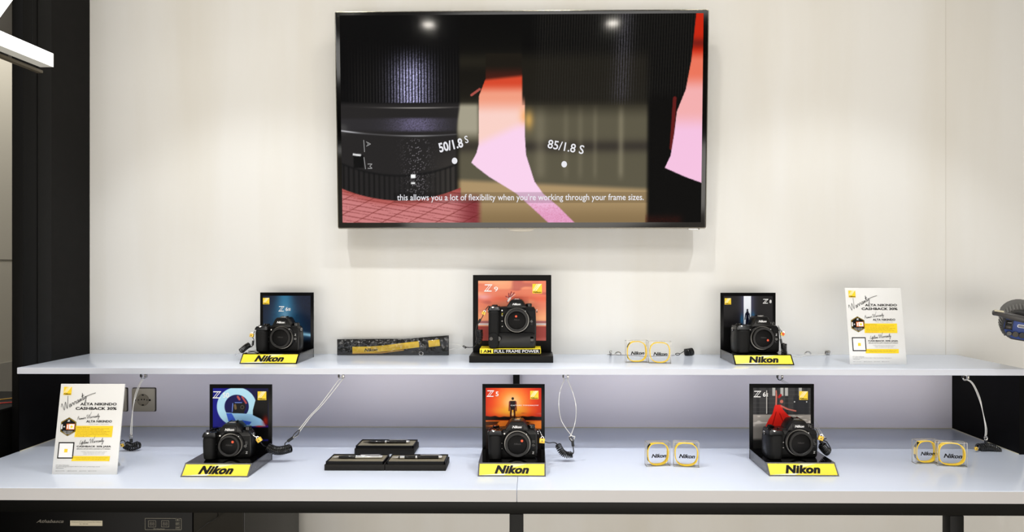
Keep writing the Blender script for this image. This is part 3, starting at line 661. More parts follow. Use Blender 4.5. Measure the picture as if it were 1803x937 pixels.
# ------------------------------------------------------------ cameras
def make_camera(label, loc, rz, W, Hs, Ht, mx, mz, mr, dp, gw, gd, tall=False, dot=None, name_w=.024, small=False, plate=False):
    t = thing('mirrorless_camera', label, 'camera', loc, rz, 'black cameras on their stands')
    L, R = -W/2, W/2; z0 = .0
    hb0, hb1 = mx-.032, mx+.030; ht0, ht1 = mx-.019, mx+.017
    # body shell
    sil = [(L+.004, z0), (R-.005, z0), (R-.001, z0+.006), (R, Hs*.5), (R-.002, Hs-.010), (R-.008, Hs-.002), (hb1, Hs), (hb0, Hs), (L+gw, Hs-.001), (L+.010, Hs-.003), (L+.002, Hs-.010), (L, Hs*.5), (L+.001, z0+.006)]
    m = MB(); m.prism(sil, 0.0, dp, M_mag, .0035, 'y')
    m.box(L+gw+.002, R-.004, -.0012, .004, z0+.010, Hs-.014, M_rub, .0005)                     # front leatherette
    m.box(L+gw+.012, R-.018, dp-.001, dp+.006, z0+.012, Hs-.016, M_gls, .001)                   # rear display
    m.build('body', t)
    # hand grip, swelling forward
    zt = Hs-.016; rings = []
    for k_, (zz, gw_, gd_) in enumerate(((z0+.001, .86, .80), (z0+.004, .93, .9), (z0+.02, .98, .98), (zt*.6, 1, 1), (zt-.004, 1.0, 1.02), (zt+.002, .98, .96), (zt+.008, .92, .80))):
        w_, d_ = gw*gw_, (gd+.012)*gd_
        rings.append([(p[0], p[1], zz) for p in rrect(w_, d_, min(w_, d_)*.36, 4, L+.0015+gw/2*.98, .012-d_/2)])
    m = MB(); m.loft(rings, M_rub)
    if tall:                                                                                     # portrait grip below
        m.prism(rrect(W-.006, .045, .012, 4, .0, .024), -.012, .006, M_mag, .003, 'y')
        m.prism(rrect(gw*.9, .047, .014, 4, L+gw*.5, .0245), -.024, .0, M_rub, .004, 'y')
        m.cyl((L+gw*.95, -.020, .030), .0075, .010, M_gls, 'y', 24, knurl=.06); m.cyl((L+gw*.30, -.0245, .030), .0055, .004, M_dkm, 'y', 16)
        m.box(R-.018, R-.008, -.0135, -.010, .016, .036, M_gls, .001)
    m.build('hand_grip', t)
    # control deck over the grip: sloping plate, release button, dials
    m = MB(); dk = []
    for (zz, s_) in ((zt+.005, 1.0), (Hs-.006, .97), (Hs-.001, .88)):
        dk.append([(p[0], p[1]+(zz-zt)*.35, zz) for p in rrect((gw+.006)*s_, (gd+dp*.8)*s_, .007, 3, L+gw/2+.002, (dp*.8-gd)/2)])
    m.loft(dk, M_mag); m.build('control_deck', t)
    m = MB(); m.cyl((L+gw*.42, -gd*.45, Hs-.004), .0066, .0045, M_chr, 'z', 20); m.cyl((L+gw*.42, -gd*.45, Hs-.001), .0045, .003, M_gls, 'z', 16); m.build('shutter_button', t)
    m = MB(); m.cyl((L+gw*.55, dp*.62, Hs-.002), .0088, .0065, M_gls, 'z', 36, knurl=.05); m.build('command_dial', t)
    for (a, b) in ((.72, .05), (.95, .18), (.30, .30), (.12, .12)):
        m = MB(); m.cyl((L+gw*a, dp*b, Hs-.0015), .0028, .0030, M_dkm, 'z', 12); m.build('top_button', t)
    # finder hump
    m = MB(); hs = [(hb0, Hs-.004), (hb1, Hs-.004), (hb1-.003, Hs+.004), (ht1+.002, Ht-.008), (ht1-.003, Ht-.003), (ht0+.003, Ht-.003), (ht0-.002, Ht-.008), (hb0+.003, Hs+.004)]
    m.prism(hs, -.007, dp+.004, M_mag, .0035, 'y')
    m.box(ht0+.001, ht1-.001, -.0095, -.006, Ht-.024, Ht-.009, M_mag, .0012)
    m.box(mx-.014, mx+.013, dp+.002, dp+.012, Hs-.002, Ht-.006, M_rub, .003); m.build('finder_hump', t)
    m = MB(); m.box(mx-.0095, mx+.0085, .008, .026, Ht-.0035, Ht-.001, M_met); m.box(mx-.0095, mx-.0065, .008, .026, Ht-.002, Ht+.0005, M_gls); m.box(mx+.0055, mx+.0085, .008, .026, Ht-.002, Ht+.0005, M_gls); m.build('hot_shoe', t)
    m = MB(); m.text('Nikon', M_white, 0, upright(mx-.001, -.0097, Ht-.0165), bold=.03, shear=.25, width=name_w, height=name_w*.27); m.build('name_lettering', t)
    # shoulder dial right of the hump
    m = MB(); m.cyl((hb1+.006, dp*.5, Hs-.003), .0095, .011, M_gls, 'z', 36, knurl=.05); m.cyl((hb1+.006, dp*.5, Hs+.007), .0075, .0015, M_mag, 'z', 24); m.build('mode_dial', t)
    # lens mount
    m = MB(); m.lathe([(mr+.0055, 0), (mr+.005, -.0045), (mr+.003, -.007), (mr+.001, -.0075), (.004, -.0075)], M_mag, (mx, .002, mz), 'y', 48)
    m.lathe([(mr+.0012, -.0072), (mr+.0008, -.0088), (mr-.001, -.009), (.003, -.009)], mat('mount_steel', (120, 118, 114), .3, 1.0), (mx, .002, mz), 'y', 48)
    m.cyl((mx+mr*.72, -.0072, mz+mr*.76), .0011, .0012, M_white, 'y', 10); m.build('lens_mount', t)
    m = MB(); rc = mr-.0008
    m.lathe([(rc, -.006), (rc, -.0085), (rc-.0008, -.0160)], M_capm, (mx, 0, mz), 'y', 96, knurl=.018, caps=(True, False)); m.lathe([(rc*.985, -.0155), (rc*.955, -.0172), (rc*.78, -.0172), (rc*.755, -.0162), (rc*.74, -.0150)], M_capm, (mx, 0, mz), 'y', 72, caps=(False, False))
    m.lathe([(rc*.745, -.0120), (rc*.742, -.0146), (rc*.72, -.0150)], M_capin, (mx, 0, mz), 'y', 48)
    m.text('Nikon', mat('embossed_ink', (40, 38, 38), .5), 0, upright(mx, -.0152, mz+.002), bold=.02, shear=.2, width=.017, height=.0042)
    if dot:
        m.build('body_cap', t, label='round black body cap'); m = MB(); m.cyl((mx+dot[0], -.0157, mz+dot[1]), .0034, .0010, M_red, 'y', 20); m.lathe([(.0018, -.0158), (.0016, -.0160), (.0003, -.0160)], M_orange, (mx+dot[0], 0, mz+dot[1]), 'y', 14)
    m.build('sticker' if dot else 'body_cap', t, label='round red sticker' if dot else 'round black body cap')
    m = MB(); m.cyl((mx+mr+.0085, -.0050, mz-.004), .0055, .006, M_gls, 'y', 20, .0015); m.box(mx+mr+.004, mx+mr+.013, -.002, .001, mz-.016, mz+.010, M_mag, .001); m.build('lens_release_button', t)
    for dz in ((.016, .0, -.016) if tall else (.004, -.010)):
        m = MB(); m.cyl((mx-mr-.0085, -.0050, mz+dz-.004), .0030, .0045, M_gls, 'y', 14, .001); m.box(mx-mr-.0105, mx-mr-.0065, -.0052, -.0046, mz+dz-.0030, mz+dz-.0024, M_met); m.build('front_button', t)
    m = MB(); m.cyl((L+gw+.008, -.0015, Hs-.012), .0022, .0022, M_met, 'y', 12); m.build('assist_lamp', t)
    # series mark and strap lugs
    m = MB()
    if not tall: z_mark(m, upright(0, -.0024, 0), R-.0135, z0+.012 if small else Hs*.62, .005, .0055, M_white, .0002)
    else: z_mark(m, upright(0, -.0024, 0), L+gw+.006, Hs-.026, .005, .0055, M_yel, .0002)
    m.build('series_mark', t)
    for sx_ in (-1, 1):
        m = MB(); c = Vector((sx_*(W/2+.0012), dp*.4, Hs-.013)); m.tube([c+Vector((0, .0045*math.cos(a), .0045*math.sin(a))) for a in [2*PI*i/14 for i in range(14)]], .0011, M_met, 6, True)
        m.cyl((c.x-.0015 if sx_ > 0 else c.x-.0015, c.y, c.z-.004), .0022, .004, M_dkm, 'x', 10); m.build('strap_lug', t)
    return t
def camxy(px, Y, Z): p = atY(px, 700, Y); return (p.x, Y, Z)
SZ = SEAT+.0004
def cam_on(S, px, back, Z, *a, **k):
    return make_camera(a[0], camxy(px, S[1]+back, Z+SZ), a[1], *a[2:], **k)
cam_on(S1, 490, .062, SHELF_Z, 'black camera without a sticker, in front of the blue beam picture', math.radians(-3), .131, .079, .107, .013, .044, .0335, .036, .036, .024)
cam_on(S2, 1333, .060, SHELF_Z, 'black camera before the white slot of light picture, red sticker low on its cap', math.radians(2), .138, .083, .112, .014, .045, .0345, .038, .040, .026, dot=(.013, -.006))
cam_on(S3, 402, .066, LZ, 'small black camera before the blue ring picture, red sticker high on its cap', math.radians(3), .118, .071, .093, .008, .036, .0290, .034, .030, .024, dot=(.009, .010), small=True)
cam_on(S4, 903, .062, LZ, 'black camera before the orange sunset picture, red sticker high on its cap', math.radians(0), .128, .076, .100, .012, .039, .0330, .036, .034, .024, dot=(.012, .010), small=True)
cam_on(S5, 1395, .062, LZ, 'black camera without a sticker, in front of the red dress dancer picture', math.radians(2), .136, .076, .101, .016, .041, .0335, .036, .036, .024, small=True)
p = atY(902, 600, S9[1]+.031); make_camera('tall black camera with built-in portrait grip on the yellow slogan block', (p.x, S9[1]+.031, SHELF_Z+.0409), 0, .146, .126, .150, .014, .085, .036, .034, .034, .018, tall=True, dot=(-.002, .012))

# ------------------------------------------------------------ tethers, cables, hooks
def wpt(px, py, Y): return atY(px, py, Y)
HOOKS = []
def hook(px, label):
    y = YSH+.014; p = wpt(px, 662, y); b = (p.x, y, SHELF_Z-TH)
    t = thing('cable_hook', label, 'hook', b, 0, 'metal cable hooks under the shelf front')
    m = MB(); m.cyl((0, 0, -.002), .0075, .002, M_met, 'z', 18); m.build('base_plate', t)
    m = MB(); c = Vector((0, 0, -.0085)); m.tube([c+Vector((.0072*math.cos(a), 0.0, .0072*math.sin(a))) for a in [2*PI*i/18 for i in range(18)]], .0018, M_chr, 7, True); m.box(-.009, -.005, -.004, .004, -.010, -.001, M_dkm, .001); m.box(.004, .009, -.004, .004, -.012, -.002, M_met, .001); m.build('ring', t)
    HOOKS.append(t); return Vector((p.x, y, SHELF_Z-TH-.0155))
h1 = hook(253, 'metal cable hook under the shelf above the wall socket'); h2 = hook(601, 'metal cable hook under the shelf above the pen boxes, left side'); h3 = hook(996, 'metal cable hook under the shelf holding the wide wire loop'); h4 = hook(1373, 'metal cable hook under the shelf above the dancer picture'); h5 = hook(1700, 'metal cable hook under the shelf beside the right end panel')

def tether(label, base):
    return thing('security_tether', label, 'cable', base, 0, 'security tethers of the cameras'), base
def padlock(mb, c, s=.0075, rot=0.0):
    M = Matrix.Translation(c) @ Matrix.Rotation(rot, 4, 'Y')
    mb.box(-s, s, -.003, .003, -s, s*.7, M_brass, .001, M); mb.tube([M @ Vector((s*.55*math.cos(a), 0, s*.6+s*.8*math.sin(a))) for a in [PI*i/8 for i in range(9)]], .0011, M_chr, 6)
    mb.cyl((0, -.0036, -.001), .0016, .001, M_dkm, 'y', 8, M=M)

def G(px, py, Z): return atZ(px, py, Z)
# 1: upper left, lies coiled beside its camera
y = S1[1]+.075; t, b = tether('coiled black tether to the left of the blue beam picture stand', tuple(wpt(430, 620, y)))
m = MB(); padlock(m, wpt(443.5, 590, y), .006, .2); m.build('padlock', t, b)
m = MB(); m.tube(cr([wpt(449, 583, y), wpt(446, 588, y), wpt(443, 592, y), wpt(447, 598, y), wpt(446, 603, y)]), .0010, M_cord); m.tube([wpt(446, 600, y), wpt(445, 608, y)], .0034, M_cord, 10); m.build('sleeve', t, b)
m = MB(); m.coil([wpt(440, 607, y), wpt(433, 611, y-.004), wpt(424, 619, y-.004)], .0078, .0016, 11, M_cord); m.tube(cr([wpt(445, 608, y), wpt(442, 611, y), wpt(439, 607, y)]), .0014, M_cord); m.build('coil', t, b)
m = MB(); gz = G(417, 627, SHELF_Z+.0015); m.tube(cr([wpt(422, 619, y-.004), gz, G(414, 625, SHELF_Z+.0015), wpt(418, 616, y-.004)]), .0009, M_cable); m.tube(cr([wpt(437, 618, y-.01), wpt(447, 619, y-.01), G(458, 623, SHELF_Z+.031)]), .0009, M_cord); m.build('wire_loop', t, b)
# 2: middle camera
y = S9[1]+.03; t, b = tether('coiled black tether hanging at the left of the tall camera', tuple(wpt(845, 605, y)))
m = MB(); padlock(m, wpt(852, 551, y), .0055, .5); m.build('padlock', t, b)
m = MB(); m.tube(cr([wpt(860, 539, y+.01), wpt(854, 547, y), wpt(850, 557, y), wpt(844, 567, y)]), .0012, M_cord); m.tube([wpt(846, 562, y), wpt(843, 568, y)], .0034, M_cord, 10); m.build('sleeve', t, b)
m = MB(); m.coil([wpt(844, 581, y), wpt(845, 592, y-.002), wpt(842, 605, y-.004)], .0088, .0016, 12, M_cord); m.tube(cr([wpt(843, 568, y), wpt(840, 574, y), wpt(838, 585, y), wpt(839, 598, y), wpt(840, 606, y)]), .0014, M_cord); m.build('coil', t, b)
m = MB(); m.tube(cr([wpt(840, 606, y-.004), wpt(834, 611, y-.01), wpt(826, 612, y+.01), wpt(818, 611, y+.02)]), .0014, M_cord)
m.tube(cr([wpt(818, 611, y+.02), wpt(805, 607, -.03), wpt(790, 605.5, -.028)]), .0009, M_cable); m.tube(cr([wpt(818, 611, y+.02), wpt(805, 613, -.03), wpt(788, 617, -.028)]), .0009, M_cable)
m.coil([wpt(815, 609, y+.02), wpt(821, 613, y+.02)], .003, .0011, 3, M_dkm); m.build('wire_loop', t, b)
# 3: upper right camera
y = S2[1]+.06; t, b = tether('coiled black tether standing right of the slot of light picture stand', tuple(wpt(1382, 622, y)))
m = MB(); padlock(m, wpt(1378, 588, y), .0058, .4); m.cyl(tuple(wpt(1378, 588, y)+Vector((0, -.006, 0))), .0036, .002, M_red, 'y', 16); m.build('padlock', t, b, label='brass padlock with a red sticker')
m = MB(); m.tube(cr([wpt(1370, 574, y), wpt(1374, 581, y), wpt(1378, 586, y)]), .0014, M_met); m.tube(cr([wpt(1372, 580, y), wpt(1374, 590, y), wpt(1375, 600, y)]), .0011, M_cord); m.tube([wpt(1374.5, 597, y), wpt(1376, 605, y)], .0033, M_cord, 10); m.build('sleeve', t, b)
m = MB(); m.coil([wpt(1380, 605, y), wpt(1380, 613, y-.002), wpt(1381, 623, y-.004)], .0078, .0016, 9, M_cord); m.build('coil', t, b)
zc = SHELF_Z+.0018
m = MB(); m.tube(cr([wpt(1381, 624, y-.004), G(1392, 627, zc), G(1412, 626, zc), G(1422, 625, zc), G(1440, 623.5+.6, zc), G(1456, 625.5-.6, zc)]), .0009, M_cable); m.tube(cr([G(1392, 627, zc), G(1405, 629, zc), G(1420, 626.5, zc), G(1455, 625, zc)]), .0009, M_cable)
q = G(1421.5, 626, zc); m.tube([q+Vector((.0095*math.cos(a), -.004, .004+.0085*max(0, math.sin(a)))) for a in [PI*i/12 for i in range(13)]], .0022, M_met); q = G(1457, 625, zc); m.coil([q+Vector((-.006, 0, .007)), q+Vector((.006, 0, .007))], .0062, .0015, 4, M_met, taper=False); m.build('wire_loop', t, b)
# 4: loose wire on the shelf behind the wristband boxes
t, b = tether('loose steel wire behind the clear boxes on the shelf with black coiled end', tuple(G(1140, 626, SHELF_Z+.001)))
m = MB(); m.tube(cr([G(1069, 624.5, zc+.003), G(1086, 625, zc), G(1110, 626, zc), G(1140, 627.5, zc), G(1165, 627, zc), G(1188, 626, zc)]), .0012, M_met)
q = G(1088, 625, zc); m.tube([q+Vector((.0095*math.cos(a), -.004, .0085*math.sin(a)+.001)) for a in [PI*i/12 for i in range(13)]], .0022, M_met); q = G(1075, 625, zc); m.coil([q+Vector((-.003, 0, .006)), q+Vector((.004, 0, .006))], .007, .0013, 3, M_met, taper=False); m.build('wire_loop', t, b)
q = G(1192, 626, zc); m = MB(); m.tube([q+Vector((.007*math.cos(a)+.002, 0, .003*math.sin(a)+.004)) for a in [2*PI*i/14 for i in range(14)]], .0013, M_cord, 6, True); m.tube(cr([q+Vector((.008, 0, .004)), wpt(1204, 619, q.y), wpt(1209, 615, q.y)]), .0011, M_cord); m.build('sleeve', t, b)
q = G(1212, 626, SHELF_Z); m = MB(); m.coil([q+Vector((-.012, 0, .009)), q+Vector((.0, -.003, .011)), q+Vector((.014, 0, .013))], .0108, .0019, 9, M_cord); m.build('coil', t, b)
# 5: counter left camera to hook 2
y = S3[1]+.07; t, b = tether('black coiled tether and steel wire from the blue ring stand up to shelf', (wpt(490, 800, S3[1]+.128).x, S3[1]+.128, LZ+.02))
m = MB(); padlock(m, wpt(456, 774, y), .0068, -.6); m.build('padlock', t, b)
m = MB(); m.tube(cr([wpt(441, 762, y+.01), wpt(446, 767, y), wpt(453, 771, y)]), .0014, M_met); m.tube(cr([wpt(458, 778, y), wpt(464, 785, y+.025), wpt(471, 787, S3[1]+.128)]), .0014, M_cord); m.build('sleeve', t, b)
yc = S3[1]+.128
m = MB(); m.coil([wpt(471, 787, yc), wpt(484, 793, yc), wpt(498, 793, yc), wpt(512, 789, yc)], .0105, .0017, 17, M_cord); m.tube(cr([wpt(512, 789, yc), wpt(503, 786, yc), wpt(502, 781, yc), wpt(507, 777, yc)]), .0014, M_cord); m.tube([wpt(507, 777, yc), wpt(515.5, 771, yc)], .0040, M_cord, 10); m.build('coil', t, b)
m = MB(); e0 = wpt(516, 771, yc); m.tube(cr([e0, wpt(519, 764, yc), wpt(526, 757, yc+.02), wpt(545, 733, yc+.04), h2.lerp(e0, .45), h2+Vector((-.004, 0, .002)), h2+Vector((.0035, -.001, .006))]), .0011, M_cable); m.tube(cr([e0, wpt(524, 767, yc), wpt(530, 757, yc+.02), wpt(549, 732, yc+.04), h2.lerp(e0, .44)+Vector((.006, 0, 0)), h2+Vector((.004, 0, 0)), h2+Vector((.001, 0, .006))]), .0011, M_cable)
m.tube(cr([e0, wpt(518, 765, yc-.003), wpt(527, 757, yc-.003), wpt(525, 765, yc-.003)], 5, True), .0013, M_dkm); m.build('steel_wire', t, b)
# 6: counter middle camera to hook 3
y = S4[1]+.075; t, b = tether('black coiled tether with a wide steel wire loop right of the orange sunset stand', (wpt(1000, 806, S4[1]+.130).x, S4[1]+.130, LZ+.02))
m = MB(); padlock(m, wpt(954.5, 775.5, y), .0072, .1); m.build('padlock', t, b)
m = MB(); m.tube(cr([wpt(949, 757, y+.01), wpt(952, 763, y), wpt(955, 769, y)]), .0014, M_met); m.tube(cr([wpt(959, 778, y), wpt(966, 780, y+.01), wpt(976, 779.5, y+.04), wpt(982, 783, S4[1]+.130)]), .0014, M_cord); m.build('sleeve', t, b)
yc = S4[1]+.130
m = MB(); m.coil([wpt(982, 783, yc), wpt(988, 794, yc), wpt(997, 801, yc), wpt(1008, 800, yc)], .0080, .0016, 13, M_cord); m.tube(cr([wpt(1008, 800, yc), wpt(1010, 796, yc), wpt(1009, 786, yc)]), .0014, M_cord); m.tube([wpt(1009, 786, yc), wpt(1008, 776, yc)], .0038, M_cord, 10); m.build('coil', t, b)
m = MB(); e0 = wpt(1008, 775, yc)
for s_ in (-1, 1):
    m.tube(cr([wpt(1008, 778, yc), wpt(1007+5*s_, 769, yc), wpt(1005.5, 766, yc), wpt(1001-12*s_*1.0, 742, yc+.05), wpt(999-15*s_, 715, (yc+h3.y)/2), wpt(997-11*s_, 690, h3.y), h3+Vector((-.003*s_, 0, .003))]), .0011, M_cable)
m.tube(cr([wpt(1004, 769, yc-.002), wpt(1010, 775, yc-.002), wpt(1008, 779, yc-.002), wpt(1003, 773, yc-.002)], 5, True), .0014, M_dkm); m.build('steel_wire', t, b)
# 7: counter right camera to hook 4
y = S5[1]+.085; t, b = tether('black coiled tether hanging off the right edge of the red dress dancer stand', tuple(wpt(1455, 798, y)))
m = MB(); padlock(m, wpt(1445, 771, y), .0070, .3); m.build('padlock', t, b)
m = MB(); m.tube(cr([wpt(1438, 756, y), wpt(1441, 763, y), wpt(1444, 768, y)]), .0014, M_met); m.tube([wpt(1444, 777, y), wpt(1450, 783, y)], .0038, M_cord, 10); m.tube(cr([wpt(1455, 772, y), wpt(1449, 775, y), wpt(1447, 781, y)]), .0016, M_cord); m.build('sleeve', t, b)
m = MB(); m.coil([wpt(1447, 783, y), wpt(1452, 791, y), wpt(1459, 797, y)], .0100, .0018, 8, M_cord); m.tube(cr([wpt(1459, 797, y), wpt(1463, 792, y), wpt(1456, 779, y), wpt(1450, 776, y)]), .0015, M_cord); m.build('coil', t, b)
m = MB(); m.tube(cr([wpt(1453, 772, y), wpt(1442, 755, -.12), wpt(1437, 742, -.12), wpt(1405, 690, -.14), h4+Vector((.003, 0, .003))]), .0011, M_cable); m.tube(cr([wpt(1451, 773, y), wpt(1440, 757, -.12), wpt(1434, 742, -.12), wpt(1400, 690, -.14), h4+Vector((-.003, 0, .003))]), .0011, M_cable); m.build('steel_wire', t, b)
# 8, 9: hanging wires with bundled coils on the counter
def hanger(h, path, cpts, label, tail):
    yb = G(cpts[1][0], cpts[1][1]+7, LZ).y; t, b = tether(label, tuple(G(cpts[1][0], cpts[1][1]+7, LZ)))
    e0 = wpt(path[-1][0], path[-1][1], yb); m = MB(); n_ = len(path)
    for s_ in (-1, 1):
        pts = [h+Vector((.003*s_, 0, .003))]+[wpt(a+1.1*s_*((i+1) % 3 > 0), b_, h.y+(yb-h.y)*(i+1)/n_) for i, (a, b_) in enumerate(path)]
        m.tube(cr(pts), .0011, M_cable)
    m.tube(cr([e0+Vector((-.004, -.002, 0)), e0+Vector((0, -.002, .006)), e0+Vector((.004, -.002, 0)), e0+Vector((0, -.002, -.008))], 5, True), .0016, M_met); m.build('steel_wire', t, b)
    m = MB(); m.tube([e0+Vector((0, -.001, -.006)), e0+Vector((.001, -.001, -.016))], .0042, M_cord, 10); m.build('sleeve', t, b)
    m = MB(); m.coil([wpt(a, b_, yb) for (a, b_) in cpts], .0098, .0019, tail, M_cord); q = wpt(*cpts[0], yb); m.tube([q+Vector((.0075*math.cos(a)-.004, -.004, .0075*math.sin(a)+.006)) for a in [2*PI*i/14 for i in range(14)]], .0013, M_cord, 6, True); m.build('coil', t, b)
    m = MB(); padlock(m, wpt(cpts[0][0]-4, cpts[0][1]+1, yb-.012), .0045, 1.2); m.build('padlock', t, b)
hanger(h1, [(247, 675), (239, 695), (234, 720), (231.5, 750), (231, 769)], [(220, 783), (231, 787), (245, 783)], 'thin wire hanging before the wall socket with a black coil on the counter', 9)
hanger(h5, [(1712, 675), (1724, 700), (1731, 728), (1736, 755), (1735, 771)], [(1723, 789), (1736, 787), (1748, 789), (1759, 796)], 'thin wire hanging before the black end panel with a black coil on the counter', 14)

# ------------------------------------------------------------ standing signs
def sign(pxl, pyb, Z, label, rz=0.0):
    p = G(pxl, pyb, Z); w_, h = .166, .2265; lean = math.atan2(.033, .225)
    t = thing('warranty_sign', label, 'sign', (p.x+w_/2, p.y, Z), rz, 'white warranty offer signs')
    m = MB(); Ms = Matrix.Rotation(-lean, 4, 'X'); m.box(-w_/2, w_/2, 0, .003, 0, h, M_paper, .0005, Ms); m.build('board', t)
    m = MB(); top = Ms @ Vector((0, .003, h*.55)); m.add([(-.035, top.y, top.z), (.035, top.y, top.z), (.045, .075, 0), (-.045, .075, 0), (-.035, top.y+.003, top.z), (.035, top.y+.003, top.z), (.045, .078, 0), (-.045, .078, 0)], [(0, 1, 2, 3), (7, 6, 5, 4), (0, 4, 5, 1), (1, 5, 6, 2), (2, 6, 7, 3), (3, 7, 4, 0)], M_paper); m.build('prop', t)
    Mp = upright(-w_/2, 0, 0, lean) @ Matrix.Translation((0, 0, .0003)); m = MB()
    def X(u): return u*w_
    def Y(v): return (1-v)*h
    brand_square(m, Mp, X(.055), Y(.125), w_*.125)
    def tx(s_, u, v, wd, ht, ink=M_ink, **k): m.text(s_, ink, 0, Mp, width=wd*w_, height=ht*h, at=(X(u), Y(v)), lift=.0004, **k)
    def script(s_, u, v, wd, ht, rot=0.0, wt=.004):
        m.text(s_, M_ink, 0, Mp, width=wd*w_, height=ht*h, at=(X(u), Y(v)), rot=rot, shear=.5, bold=wt-.004, lift=.0004)
    # handwritten heading drawn as strokes
    def stroke(pts, r_=.0005):
        P_ = cr([Vector((X(a), Y(b), 0)) for (a, b) in pts], 5); m.tube([Mp @ (q+Vector((0, 0, .0004))) for q in P_], r_, M_ink, 4)
    def hand(u0, v0, unit, ang, word, r_):
        ca, sa = math.cos(ang), math.sin(ang)
        G_ = {'W': ([(-.5, .9), (-.1, 1.5), (.25, .0), (.9, 1.5), (1.15, .0), (1.9, 2.4)], 1.75, 1.5), 'a': ([(.6, .85), (.25, .85), (.1, .3), (.35, .0), (.6, .75), (.6, .1), (.85, .3)], .85, 1), 'r': ([(.0, .3), (.2, .95), (.28, .75), (.55, .8), (.5, .1), (.75, .3)], .75, 1),
              'n': ([(.0, .3), (.15, .85), (.15, .05), (.45, .85), (.55, .1), (.8, .3)], .8, 1), 't': ([(.0, .3), (.35, 2.2), (.25, .1), (.55, .3)], .55, 1), 'y': ([(.0, .8), (.1, .1), (.45, .85), (.35, -1.1), (.0, -1.0), (.9, .5)], .8, 1),
              'P': ([(.1, .0), (.3, 1.6), (.8, 1.4), (.3, .8)], .8, 1.2), 'e': ([(.0, .4), (.4, .6), (.2, .85), (.1, .1), (.6, .3)], .6, 1), 'm': ([(.0, .3), (.1, .8), (.2, .1), (.4, .8), (.5, .1), (.7, .8), (.8, .1), (1, .3)], 1, 1), 'L': ([(.5, 1.6), (.1, .2), (.8, .1)], .8, 1.3), 'i': ([(.0, .3), (.15, .8), (.2, .1), (.4, .3)], .4, 1), 'f': ([(.0, .2), (.45, 1.6), (.1, -.7), (.5, .3)], .5, 1), ' ': (None, .6, 1)}
        x_ = 0
        for ch in word:
            P_, adv, sc_ = G_[ch]
            if P_:
                pp = cr([Vector((X(u0)+unit*((x_+a)*ca-b*sc_*sa+b*.25*sc_), Y(v0)+unit*((x_+a)*sa+b*sc_*ca), 0)) for (a, b) in P_], 5)
                m.tube([Mp @ (q+Vector((0, 0, .0004))) for q in pp], r_, M_ink, 4)
                for (a1, b1, a2, b2) in {'t': ((-.1, 1.3, .7, 1.4),), 'f': ((.0, .75, .5, .8),), 'i': ((.2, 1.2, .26, 1.3),)}.get(ch, ()):
                    qq = [Vector((X(u0)+unit*((x_+a)*ca-b*sa+b*.25), Y(v0)+unit*((x_+a)*sa+b*ca), 0.0004)) for (a, b) in ((a1, b1), (a2, b2))]; m.tube([Mp @ q for q in qq], r_, M_ink, 4)
            x_ += adv
    hand(.085, .300, .0092, math.radians(29), 'Warranty', .00048); stroke([(.40, .145), (.47, .122), (.56, .10)])
    tx('ALTA NIKINDO', .62, .226, .57, .030, bold=.03); tx('CASHBACK 30%', .59, .275, .64, .032, bold=.03)
    hx = [(X(.185)+.079*w_*1.0*math.sin(a)*1.75, Y(.478)+.104*h*math.cos(a)) for a in [2*PI*i/6 for i in range(6)]]
    m.poly(hx, M_ink, Mp, .0003); m.poly([(X(.185)+(a-X(.185))*.93, Y(.478)+(b_-Y(.478))*.93) for (a, b_) in hx], M_yel2, Mp, .0004); m.poly([(X(.185)+(a-X(.185))*.905, Y(.478)+(b_-Y(.478))*.905) for (a, b_) in hx], M_ink, Mp, .0005)
    for (s_, u, v, wd, ht) in (('Z', .185, .412, .045, .02), ('1', .085, .478, .02, .052), ('+', .122, .478, .03, .018)): m.text(s_, M_white, 0, Mp, width=wd*w_, height=ht*h, at=(X(u), Y(v)), bold=.03, lift=.0007)
    m.poly([(X(.155), Y(.445)), (X(.285), Y(.445)), (X(.285), Y(.510)), (X(.155), Y(.510))], M_orange, Mp, .0006); m.poly([(X(.195), Y(.45)), (X(.278), Y(.45)), (X(.278), Y(.505)), (X(.195), Y(.505))], M_white, Mp, .0007); m.text('1', M_white, 0, Mp, width=.018*w_, height=.045*h, at=(X(.175), Y(.478)), bold=.03, lift=.0008); m.poly(ngon(X(.237), Y(.478), .02*w_, 10), M_yel2, Mp, .0008)
    for (v, wd) in ((.528, .15), (.542, .12), (.555, .08)): tx('FREE WARRANTY', .185, v, wd, .009, M_white, bold=.02) if False else m.text('MASA GARANSI', M_white, 0, Mp, width=wd*w_, height=.0085*h, at=(X(.185), Y(v)), lift=.0008)
    hand(.31, .405, .0046, math.radians(8), 'Premier Warranty', .00028)
    tx('ALTA NIKINDO', .655, .418, .40, .026, bold=.03); tx('Mulai tanggal 1 September', .66, .449, .31, .010, M_grey)
    m.poly([(X(.30), Y(.468)), (X(.88), Y(.468)), (X(.875), Y(.592)), (X(.295), Y(.592))], M_yel2, Mp, .0003)
    for i, (s_, wd) in enumerate((('Ketentuan berlaku untuk', .20), ('pembelian kamera dan lensa resmi selama masa promosi', .50), ('garansi resmi dua tahun untuk setiap pembelian', .42), ('berlaku untuk semua seri kamera tanpa lensa dan dengan lensa', .52), ('daftarkan kartu garansi melalui kode di samping ini', .47), ('syarat dan ketentuan berlaku sampai masa promosi selesai', .50), ('hubungi toko', .22))):
        m.text(s_, M_ink, 0, Mp, width=wd*w_, height=.0085*h, align='l', at=(X(.32), Y(.482+i*.0165)), lift=.0005)
    hand(.38, .672, .0050, math.radians(6), 'Lifetime Warranty', .00030)
